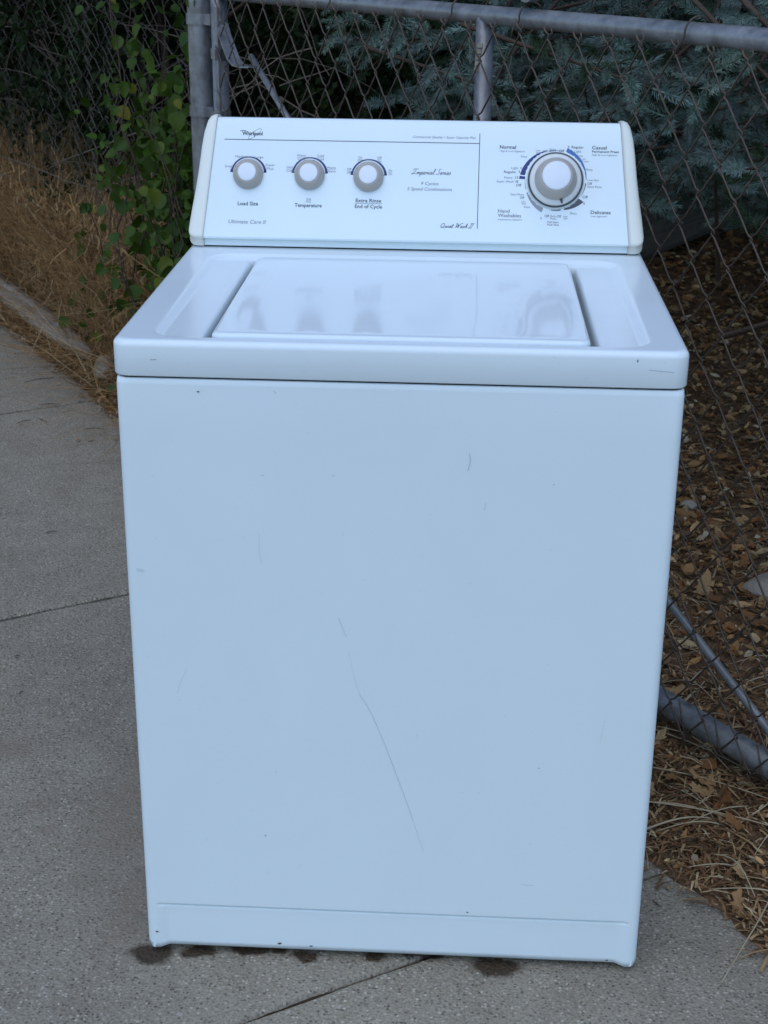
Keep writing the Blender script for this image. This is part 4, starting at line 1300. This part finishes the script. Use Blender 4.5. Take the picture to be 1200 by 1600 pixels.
def hedge():  # added wall of leaves, blocks low sky light from the back
    r = np.random.default_rng(44); n = 15000
    pos = np.c_[r.uniform(-7, 6.5, n), 9.0 + r.normal(0, 0.35, n), r.uniform(0.05, 4.2, n)]
    pos[:, 1] += 0.5 * vnoise(pos[:, 0] * 1.1, pos[:, 2] * 1.1, 3)
    d = np.c_[r.normal(0, .5, n), -np.ones(n), r.normal(.3, .5, n)]
    c = np.array([0.022, 0.036, 0.018]) * (0.5 + r.random((n, 1)))
    V, F, T = place(LT, pos, d, 0.12 * (0.7 + 0.6 * r.random(n)), r.integers(0, 5, n), rgba(c), r)
    root = empty('hedge', (0, 9, 0)); tag(root, 'dark evergreen hedge added at the back to block low sky light', 'hedge')
    o = link('crown', np_mesh('crown', V - np.array([0, 9.0, 0]), F, M['foliage'], False, T), root); tag(o, kind='stuff')
    for k in range(12):
        mb = MB(); x = -6.6 + k * 1.15; mb.tube([(x, 0.2, -0.05), (x + .05, 0.2, 1.5), (x, 0.2, 3.6)], [0.06, 0.05, 0.02], 6); mb.build('trunk', M['bark'], root, True)


hedge()

# ------------------------------------------------------------------ dead brush behind the left fence
mb = MB()
br = random.Random(5)
for i in range(170):
    s = br.uniform(0.9, 4.2); base = FO + FD * s + FN * br.uniform(0.02, 0.8)
    p = Vector((base.x, base.y, br.uniform(0.3, 1.0)))
    d = Vector((br.uniform(-1, 1), br.uniform(-.6, .6), br.uniform(-.35, .75))).normalized()
    pts = [p]; step = br.uniform(0.06, 0.13)
    for k in range(6):
        d = (d + Vector((br.uniform(-.3, .3), br.uniform(-.3, .3), br.uniform(-.30, .22)))).normalized()
        q = pts[-1] + d * step
        pts.append(q)
    r0 = br.uniform(0.0012, 0.0034)
    mb.tube(pts, [r0 * (1 - 0.11 * k) for k in range(7)], 4, False)
o = mb.build('dead_brush', M['twig'], None, True); tag(o, 'tangle of dry grey twigs behind the left fence', 'brush', kind='stuff')

# ------------------------------------------------------------------ dry grass
def blades(pos, h, lean, wd, cols, rg, segs=4, curl=0.5):
    n = len(pos); az_ = rg.random(n) * 6.283
    d = np.stack([np.cos(az_), np.sin(az_), np.zeros(n)], 1)
    side = np.stack([-np.sin(az_ + rg.normal(0, .8, n)), np.cos(az_), np.zeros(n)], 1)
    side /= np.linalg.norm(side, axis=1, keepdims=True)
    rows_ = []
    bend = curl * (0.3 + rg.random(n))
    for k in range(segs + 1):
        u = k / segs
        out = d * (h * (lean * u + bend * u ** 2.4))[:, None]
        up = np.zeros((n, 3)); up[:, 2] = h * (u - 0.42 * bend * u ** 2.6 - 0.2 * lean * u)
        w_ = wd * (1 - 0.85 * u ** 1.5)
        wob = rg.normal(0, 0.016, (n, 3)) * min(1, u * 1.6)
        c = pos + out + up + wob
        rows_.append(c - side * w_[:, None] / 2); rows_.append(c + side * w_[:, None] / 2)
    V = np.stack(rows_, 1).reshape(-1, 3); m = 2 * (segs + 1)
    f0 = np.array([[2 * k, 2 * k + 1, 2 * k + 3, 2 * k + 2] for k in range(segs)])
    F = (f0[None] + (np.arange(n) * m)[:, None, None]).reshape(-1, 4)
    return V, F, np.repeat(cols, m, 0)


gr = np.random.default_rng(21)
def straw(n, g=gr):
    a = np.array([0.46, 0.295, 0.135]); b = np.array([0.22, 0.115, 0.043]); u = g.random((n, 1))
    c = a * u + b * (1 - u)
    c *= (0.65 + 0.7 * g.random((n, 1)))
    pale = g.random(n) < 0.06
    c[pale] = np.array([0.62, 0.48, 0.27])
    return rgba(np.clip(c, 0, 1))


N1 = 23000
t_ = gr.uniform(2.25, 7.2, N1); w_ = 0.655 + np.abs(gr.normal(0, 0.22, N1)) + 0.02 * gr.random(N1)
tuft = vnoise(t_ * 6, w_ * 6, 33)
okk = (tuft > 0.26)
t_, w_ = t_[okk], w_[okk]; n1 = len(t_)
ps = np.c_[wt(w_, t_), ground_z(w_, t_)]
hh = (0.26 + 0.46 * gr.random(n1) ** 1.2) * (0.45 + 0.55 * sstep(0.60, 0.74, w_)) * (0.55 + 0.45 * sstep(2.2, 3.4, t_))
V1, F1, T1 = blades(ps, hh, gr.normal(0, 0.15, n1), 0.0022 + 0.0030 * gr.random(n1), straw(n1), gr, 6, 0.55)
# flattened thatch
N2 = 5500
t_ = gr.uniform(2.0, 6.5, N2); w_ = np.where(gr.random(N2) < 0.14, gr.uniform(0.53, 0.64, N2), gr.uniform(0.66, 1.0, N2))
ps = np.c_[wt(w_, t_), ground_z(w_, t_) + 0.01]
V3, F3, T3 = blades(ps, 0.10 + 0.22 * gr.random(N2), 1.1 + gr.random(N2), 0.002 + 0.003 * gr.random(N2), straw(N2), gr, 4, 0.5)
# curled leaf blades hanging in the tangle
N4 = 5000
t_ = gr.uniform(2.2, 6.0, N4); w_ = 0.66 + np.abs(gr.normal(0, 0.14, N4))
ps = np.c_[wt(w_, t_), ground_z(w_, t_) + gr.uniform(0.03, 0.45, N4)]
V5, F5, T5 = blades(ps, 0.04 + 0.09 * gr.random(N4), gr.normal(0, 0.9, N4), 0.004 + 0.005 * gr.random(N4), straw(N4), gr, 5, 1.3)
o = link('dry_grass', np_mesh('dry_grass', np.concatenate([V1, V3, V5]), np.concatenate([F1, F3 + len(V1), F5 + len(V1) + len(V3)]), M['grass'], False, np.concatenate([T1, T3, T5])))
tag(o, 'tall tan dry grass growing along the left fence', 'grass', kind='stuff')

# green weeds among the grass behind the fence
N3 = 2600
t_ = gr.uniform(5.0, 8.0, N3); w_ = gr.uniform(0.75, 1.9, N3)
ps = np.c_[wt(w_, t_), ground_z(w_, t_)]
gc = rgba(np.clip(np.array([0.10, 0.15, 0.045]) * (0.5 + gr.random((N3, 1))), 0, 1))
V4, F4, T4 = blades(ps, 0.30 + 0.38 * gr.random(N3), gr.normal(0, .2, N3), 0.006 + 0.01 * gr.random(N3), gc, gr, 4, 0.5)
o = link('weeds', np_mesh('weeds', V4, F4, M['foliage'], False, T4)); tag(o, 'patch of green weeds behind the dry grass', 'weeds', kind='stuff')

# ------------------------------------------------------------------ climbing vine by the post
VB = FO + FD * 0.30
vine = empty('climbing_vine', (VB.x, VB.y, 0)); tag(vine, 'green vine with round leaves climbing the fence left of the post', 'vine')
vo = np.array([VB.x, VB.y, 0])


def round_leaf(seed):
    """broad ovate leaf, folded along the midrib, with a short tip and wavy rim"""
    r = np.random.default_rng(seed); n = 7; V = []; F = []
    fold = r.uniform(0.12, 0.45); bendk = r.uniform(-0.35, 0.25); asp = r.uniform(0.72, 0.98)
    for i in range(n + 1):
        u = i / n; y = -0.9 + 2.0 * u
        hw = asp * (math.sin(math.pi * min(1, u * 0.93 + 0.07) ** 0.80) ** 0.75 if 0 < u < 1 else (0.16 if u == 0 else 0.0))
        zc = bendk * (y * y) * 0.5
        for q in (-1, -0.55, 0, 0.55, 1):
            V.append((hw * q * (1 + r.normal(0, .03)), y + (0.10 * abs(q) if u < 0.3 else 0) * -1 * (1 - u), zc + fold * hw * abs(q) + r.normal(0, 0.025) * abs(q)))
    for i in range(n):
        for k in range(4): F.append([i * 5 + k, i * 5 + k + 1, (i + 1) * 5 + k + 1, (i + 1) * 5 + k])
    return np_mesh('leaf', np.array(V), F, M['vine_leaf'], True)


RL = [round_leaf(i) for i in range(6)]
vr = random.Random(12)
stems = MB(); leaves = []
for i in range(22):
    s = vr.uniform(0.02, 0.60) if i < 17 else vr.uniform(0.6, 1.3)
    p = FO + FD * s - FN * vr.uniform(0.02, 0.10); p.z = 0.0
    hgt = vr.choice((.6, .7, .8, .9, 1.0, 1.3)) if s < 0.75 else vr.uniform(0.4, 0.85)
    pts = [Vector((p.x, p.y, 0))]; n = int(hgt / 0.075)
    for k in range(n):
        q = pts[-1] + Vector((0, 0, 0.075)) + FD * vr.uniform(-.045, .045) - FN * vr.uniform(-.03, .03)
        off = (q - FO).dot(FN)
        if off > -0.015: q -= FN * (off + 0.015)
        if off < -0.20: q += FN * 0.04
        pts.append(q)
        for _ in range(1 if vr.random() < 0.5 else 2): leaves.append((q, k / n))
    stems.tube(pts, [0.0038 - 0.0022 * k / max(1, len(pts) - 1) for k in range(len(pts))], 5, False)
# shoot that leans out in front of the post
sh = [FO + FD * 0.10 + Vector((0, 0, 0.98)), FO + FD * 0.04 - FN * 0.06 + Vector((0, 0, 0.985)), PP - GN * 0.06 + GD * 0.0 + Vector((0, 0, 0.955)), PP - GN * 0.075 + GD * 0.03 + Vector((0, 0, 0.925))]
stems.tube(sh, 0.0022, 5, False)
stems.build('stem', M['bark'], vine, True, vo)
# smaller foliage filling the tangle behind the big leaves
fr_ = np.random.default_rng(77); fp = []
for _ in range(900):
    q_ = FO + FD * (abs(fr_.normal(0.0, 0.36)) + 0.02) - FN * fr_.uniform(-0.02, 0.10)
    fp.append((q_.x, q_.y, min(1.25, abs(fr_.normal(0.52, 0.25)) + 0.05)))
fp = np.array(fp)
VT = [(np.array([v.co[:] for v in m_.vertices]), np.array([list(p_.vertices) for p_ in m_.polygons])) for m_ in RL[:4]]
fcol = np.array([0.045, 0.085, 0.010]) * (0.5 + 0.9 * fr_.random((len(fp), 1)))
Vf, Ff, Tf = place(VT, fp, np.c_[fr_.normal(0, .6, len(fp)), -0.6 + fr_.normal(0, .5, len(fp)), fr_.normal(.3, .6, len(fp))], 0.009 + 0.012 * fr_.random(len(fp)), fr_.integers(0, 4, len(fp)), rgba(fcol), fr_)
tag(link('small_foliage', np_mesh('small_foliage', Vf - vo, Ff, M['foliage'], True, Tf), vine), kind='stuff')
vr.shuffle(leaves)
for (q, u) in leaves[:290]:
    p = q + Vector((vr.uniform(-.05, .05), vr.uniform(-.05, .02), vr.uniform(-.04, .04))) - FN * vr.uniform(0.0, 0.05)
    l_ = link('leaf', vr.choice(RL), vine, p - Vector(vo))
    sc = vr.uniform(0.011, 0.025); l_.scale = (sc, sc, sc)
    nrm = Vector((vr.uniform(-1, 1), -0.7 + vr.uniform(-.4, .4), vr.uniform(-.3, 1.0))).normalized()
    l_.rotation_euler = (nrm.to_track_quat('Z', 'Y') @ Matrix.Rotation(vr.uniform(2.2, 4.1), 4, 'Z').to_quaternion()).to_euler()
for q, sc in ((sh[2], .020), (sh[3] + Vector((0, 0, -.012)), .024), (sh[2] + GD * -.025 + Vector((0, 0, -.03)), .016), (sh[3] + GD * 0.01 + Vector((0, 0, .03)), .013)):
    l_ = link('leaf', vr.choice(RL), vine, q - GN * .012 - Vector(vo)); l_.scale = (sc,) * 3
    l_.rotation_euler = (Vector((.2, -.9, .25)).normalized().to_track_quat('Z', 'Y') @ Matrix.Rotation(vr.uniform(2.6, 3.7), 4, 'Z').to_quaternion()).to_euler()

# ------------------------------------------------------------------ timbers and stones
def timber(name, label, a, b, r, mat, seed, flat=0.75, taper=0.75, cat='timber'):
    a = Vector(a); b = Vector(b); L_ = (b - a).length; rr = random.Random(seed)
    n, m = 30, 18; V = []; F = []
    for i in range(n + 1):
        u = i / n; q = r * (1.0 if u < 0.72 else 1 - (1 - taper) * ((u - 0.72) / 0.28) ** 2)
        for k in range(m):
            an = 2 * math.pi * k / m
            rad = q * (1 + 0.05 * math.sin(3 * an + u * 5) + rr.uniform(-.025, .025))
            if k == 7: rad *= 0.62 if 0.02 < u < 0.70 else 1.0       # drying crack
            V.append((u * L_, rad * math.cos(an), max(-0.6 * r, rad * math.sin(an) * flat)))
    for i in range(n):
        for k in range(m): F.append([i * m + k, i * m + (k + 1) % m, (i + 1) * m + (k + 1) % m, (i + 1) * m + k][::-1])
    F.append([k for k in range(m)]); F.append([n * m + k for k in range(m)][::-1])
    o = link(name, np_mesh(name, np.array(V), F, M[mat], False), None, a)
    for p_ in o.data.polygons: p_.use_smooth = True
    d = (b - a); o.rotation_euler = (0, -math.asin(d.z / L_), math.atan2(d.y, d.x))
    return tag(o, label, cat)


timber('landscape_timber', 'weathered grey timber edging the dry grass at the left', (-2.05, 4.42, 0.055), (-1.14, 2.97, 0.036), 0.046, 'timber', 3, 0.85, 0.45)
timber('fallen_log', 'dark fallen log on leaf litter under the spruce', (0.55, 4.15, 0.13), (1.55, 5.75, 0.16), 0.10, 'log', 5, 0.9, 0.9, 'log')


def rock(name, label, loc, size, seed):
    bm = bmesh.new(); bmesh.ops.create_icosphere(bm, subdivisions=3, radius=1)
    rr = np.random.default_rng(seed); dirs = rr.normal(0, 1, (9, 3)); dirs /= np.linalg.norm(dirs, axis=1, keepdims=True); off = 0.62 + 0.3 * rr.random(9)
    for v in bm.verts:
        c = np.array(v.co)
        for d, o_ in zip(dirs, off):
            e = c @ d - o_
            if e > 0: c = c - d * e * 0.9
        v.co = Vector(c * np.array(size))
    me = bpy.data.meshes.new(name); bm.to_mesh(me); bm.free(); me.materials.append(M['stone'])
    o = link(name, me, None, loc); return tag(o, label, 'stone')


rock('stone', 'flat pale grey stone on the litter behind the gate at right', (0.80, 1.33, 0.02), (0.085, 0.07, 0.03), 2)
rock('stone', 'small grey stone between the timber end and the washing machine', (-1.06, 2.86, 0.03), (0.045, 0.05, 0.045), 6)
rock('stone', 'thumb-sized tan stone lying by the litter behind the gate', (0.665, 1.80, 0.02), (0.022, 0.018, 0.016), 9)

# ------------------------------------------------------------------ leaf litter
lr2 = np.random.default_rng(31)
def litter_tpl(seed):
    r = np.random.default_rng(seed); c = r.uniform(0.15, 0.6)
    xs = [-1, -0.3, 0.4, 1.0]; hw = [0.06, 0.5 + r.normal(0, .06), 0.45 + r.normal(0, .06), 0.04]
    V = []
    for x, w_ in zip(xs, hw):
        z_ = c * x * x * 0.5
        V += [(x, -w_, z_ + c * w_ * 0.9), (x, 0, z_), (x, w_, z_ + c * w_ * (0.9 + r.normal(0, .4)))]
    F = []
    for i in range(3):
        for k in (0, 1): F.append([i * 3 + k, i * 3 + k + 1, (i + 1) * 3 + k + 1, (i + 1) * 3 + k])
    return np.array(V), np.array(F)


LTP = [litter_tpl(i) for i in range(6)]
def scatter_region(n, wr, tr, g):
    w_ = g.uniform(*wr, n); t_ = g.uniform(*tr, n)
    ok = w_ > edge_w(t_) + 0.012
    ok |= (w_ > edge_w(t_) - 0.035) & (g.random(n) < 0.35)
    return w_[ok], t_[ok]


Ls = []
for n, wr, tr, size in ((2600, (0.5, 1.7), (-0.9, 1.4), 0.013), (5200, (0.9, 4.6), (0.0, 4.2), 0.020), (1500, (0.5, 0.75), (2.0, 4.2), 0.014), (4200, (1.3, 4.2), (0.8, 4.2), 0.019), (6500, (1.2, 3.6), (0.5, 3.4), 0.017), (3000, (2.5, 6.5), (2.5, 6.5), 0.028), (1600, (0.7, 2.4), (0.0, 1.5), 0.022)):
    w_, t_ = scatter_region(n, wr, tr, lr2)
    Ls.append((w_, t_, np.full(len(w_), size)))
w_ = np.concatenate([a[0] for a in Ls]); t_ = np.concatenate([a[1] for a in Ls]); sz = np.concatenate([a[2] for a in Ls])
n = len(w_)
pos = np.c_[wt(w_, t_), np.maximum(ground_z(w_, t_), 0.0) * (w_ < edge_w(t_) + .01) + ground_z(w_, t_) * (w_ >= edge_w(t_) + .01) + 0.004 + 0.012 * lr2.random(n)]
dirs = np.c_[lr2.normal(0, .42, (n, 2)), np.ones(n)]
pal = np.array([[0.30, 0.165, 0.065], [0.42, 0.26, 0.115], [0.22, 0.10, 0.036], [0.48, 0.34, 0.17], [0.16, 0.09, 0.045], [0.40, 0.31, 0.20]])
cc = pal[lr2.choice(6, n, p=[.26, .2, .22, .08, .16, .08])] * 1.3 * (0.5 + 0.7 * lr2.random((n, 1)))
Va, Fa, Ta = place(LTP, pos, dirs, sz * (0.35 + 0.85 * lr2.random(n) ** 1.3), lr2.integers(0, 6, n), rgba(np.clip(cc, 0, 1)), lr2)
# fallen needles, straw and twiglets
w2, t2 = scatter_region(44000, (0.48, 2.6), (-0.9, 3.0), lr2)
w3, t3 = scatter_region(9000, (0.45, 0.95), (-0.9, 0.9), lr2)
w4, t4 = scatter_region(2500, (0.48, 0.72), (2.0, 4.2), lr2)
wj = np.concatenate([w2, w3, w4]); tj = np.concatenate([t2, t3, t4]); nj = len(wj)
ps = np.c_[wt(wj, tj), np.where(wj < edge_w(tj) + .01, np.maximum(ground_z(wj, tj), 0.0), ground_z(wj, tj)) + 0.003 + 0.010 * lr2.random(nj)]
az_ = lr2.random(nj) * 6.283; ln = 0.012 + 0.05 * lr2.random(nj) ** 2.2; pit = lr2.normal(0, 0.16, nj)
dv = np.c_[np.cos(az_), np.sin(az_), pit] * ln[:, None]
wd = (0.0008 + 0.0016 * lr2.random(nj))[:, None]
sdv = np.c_[-np.sin(az_), np.cos(az_), np.zeros(nj)] * wd
lift = np.array([[0, 0, 1.0]]) * (ln * 0.10)[:, None]
Vn = np.stack([ps - dv / 2 - sdv, ps - dv / 2 + sdv, ps + sdv + lift, ps - sdv + lift, ps + dv / 2 + sdv * .5, ps + dv / 2 - sdv * .5], 1).reshape(-1, 3)
fb = np.array([[0, 1, 2, 3], [3, 2, 4, 5]])
Fn = (fb[None] + (np.arange(nj) * 6)[:, None, None]).reshape(-1, 4)
pn = np.array([[0.22, 0.115, 0.055], [0.36, 0.235, 0.115], [0.52, 0.40, 0.23], [0.13, 0.08, 0.045]])
cn = pn[lr2.choice(4, nj, p=[.46, .22, .12, .20])] * (0.7 + 0.5 * lr2.random((nj, 1)))
Tn = np.repeat(rgba(np.clip(cn, 0, 1)), 6, 0)
o = link('leaf_litter', np_mesh('leaf_litter', np.concatenate([Va, Vn]), np.concatenate([Fa, Fn + len(Va)]), M['litter'], False, np.concatenate([Ta, Tn])))
tag(o, 'brown dead leaves, needles and straw covering the soil', 'leaf litter', kind='stuff')

# long straw stalks lying on the soil at the right
mb = MB()
sk = random.Random(8)
def stalk(w0, t0, w1, t1, r=0.0016, arch=0.012):
    pts = []
    for i in range(9):
        u = i / 8; w_ = w0 + (w1 - w0) * u + 0.006 * math.sin(u * 4); t_ = t0 + (t1 - t0) * u
        g_ = gpoint(w_, t_) if w_ > 0.5 else Vector((*wt(np.array(w_), np.array(t_)), 0.001))
        pts.append(Vector((g_.x, g_.y, max(g_.z, 0) + 0.006 + arch * math.sin(u * math.pi))))
    mb.tube(pts, [r * (1 - .5 * i / 8) for i in range(9)], 5)
stalk(0.515, 0.085, 0.66, 0.055, 0.0022); stalk(0.53, 0.20, 0.78, -0.10); stalk(0.60, 0.30, 0.80, 0.0, 0.0014); stalk(0.58, -0.02, 0.57, -0.14, 0.0016, .02); stalk(0.62, -0.13, 0.39, -0.27, 0.0016, .004)
stalk(0.66, 0.02, 0.90, 0.06, 0.0018); stalk(0.70, 0.42, 0.82, 0.10, 0.0014)
for i in range(80):
    w0 = sk.uniform(0.52, 1.1); t0 = sk.uniform(-0.5, 0.8) if i < 64 else sk.uniform(2.3, 4.0); a = sk.uniform(0, 6.28); L_ = sk.uniform(0.06, 0.20)
    if i >= 64: w0 = sk.uniform(0.5, 0.66)
    stalk(w0, t0, w0 + L_ * math.cos(a) * (1 if i < 64 else .5), t0 + L_ * math.sin(a), sk.uniform(0.0008, 0.0018), sk.uniform(0.004, 0.03))
M['straw'] = plain('pale_straw', (0.42, 0.33, 0.20), 0.7, 0, 0.25, 20)
o = mb.build('straw_stalks', M['straw'], None, True); tag(o, 'pale straw stalks strewn over the soil beside the path', 'straw', kind='stuff')


# larger fallen leaves one can pick out: parts of the ground
def lobed_leaf(seed):
    r = np.random.default_rng(seed); n = 22; V = [(0, 0, 0)]; F = []
    cu = r.uniform(0.3, 0.9)
    for ring, q in ((0, .5), (1, 1.0)):
        for k in range(n):
            a = 2 * math.pi * k / n
            rad = (0.62 + 0.22 * math.cos(2 * a) + (0.17 * math.cos(7 * a + .5) if ring else 0)) * q * (1 + r.normal(0, .04))
            x, y = rad * math.cos(a) * 1.25, rad * math.sin(a)
            V.append((x, y, cu * (0.35 * x * x - 0.2 * abs(y)) + r.normal(0, .035) * (1 + ring)))
    for k in range(n):
        k2 = (k + 1) % n; F.append([0, 1 + k, 1 + k2]); F.append([1 + k, 1 + n + k, 1 + n + k2, 1 + k2])
    return np_mesh('leaf', np.array(V), F, M['dead_leaf'], False)


DL = [lobed_leaf(i) for i in range(6)]
sk = random.Random(17)
spots = [(1.22, .75, .040), (1.41, .83, .024), (1.40, .98, .022), (.58, .06, .016), (.72, .29, .024), (.53, -.14, .022), (.70, .15, .026), (.66, .18, .022), (.68, .12, .020), (.62, .24, .018),
         (.60, 2.95, .022), (.57, 2.80, .026), (.60, 2.66, .024), (.56, 2.62, .020), (.62, 3.3, .022), (.56, 3.5, .022)]
for i in range(70):
    spots.append((sk.uniform(0.85, 3.2), sk.uniform(0.0, 3.2), sk.uniform(0.012, 0.025)))
for i in range(24):
    spots.append((sk.uniform(0.55, 0.95), sk.uniform(-0.5, 0.7), sk.uniform(0.012, 0.024)))
for (w_, t_, s_) in spots:
    g_ = gpoint(w_, t_, 0.012 + s_ * 0.25)
    l_ = link('leaf', sk.choice(DL), ground, g_); l_.scale = (s_, s_, s_)
    l_.rotation_euler = (sk.gauss(0, .35), sk.gauss(0, .35), sk.uniform(0, 6.28))
# scraps of leaf blown onto the concrete
for i in range(14):
    t_ = sk.uniform(1.6, 3.6); p_ = wt(np.array(sk.uniform(0.30, 0.49) if i < 11 else sk.uniform(-.3, .3)), np.array(t_)); s_ = sk.uniform(0.006, 0.013)
    l_ = link('leaf', sk.choice(DL), ground, (p_[0], p_[1], 0.004 + s_ * .3)); l_.scale = (s_, s_, s_); l_.rotation_euler = (sk.gauss(0, .3), sk.gauss(0, .3), sk.uniform(0, 6.28))
# dark twigs dropped on the concrete
mb = MB()
for (x, y, a, L_) in ((-1.27, 2.80, .6, .10), (-1.17, 2.55, .2, .06), (-1.15, 2.40, 2.4, .05), (-0.98, 2.33, .1, .06), (-1.2, 2.38, .8, .05), (-0.9, 1.55, .5, .03), (0.40, 0.16, 2.2, .02), (-.80, .9, .3, .012), (-.75, .75, 1.2, .012)):
    c = Vector((x, y, 0.003)); d = Vector((math.cos(a), math.sin(a), 0)) * L_ / 2; n_ = Vector((-d.y, d.x, 0)) * .15
    mb.tube([c - d, c + n_ + Vector((0, 0, .002)), c + d], [.0008, .0012, .0006], 5)
o = mb.build('twig_litter', M['bark'], None, True); tag(o, 'short dark twigs scattered on the concrete path', 'twigs', kind='stuff')
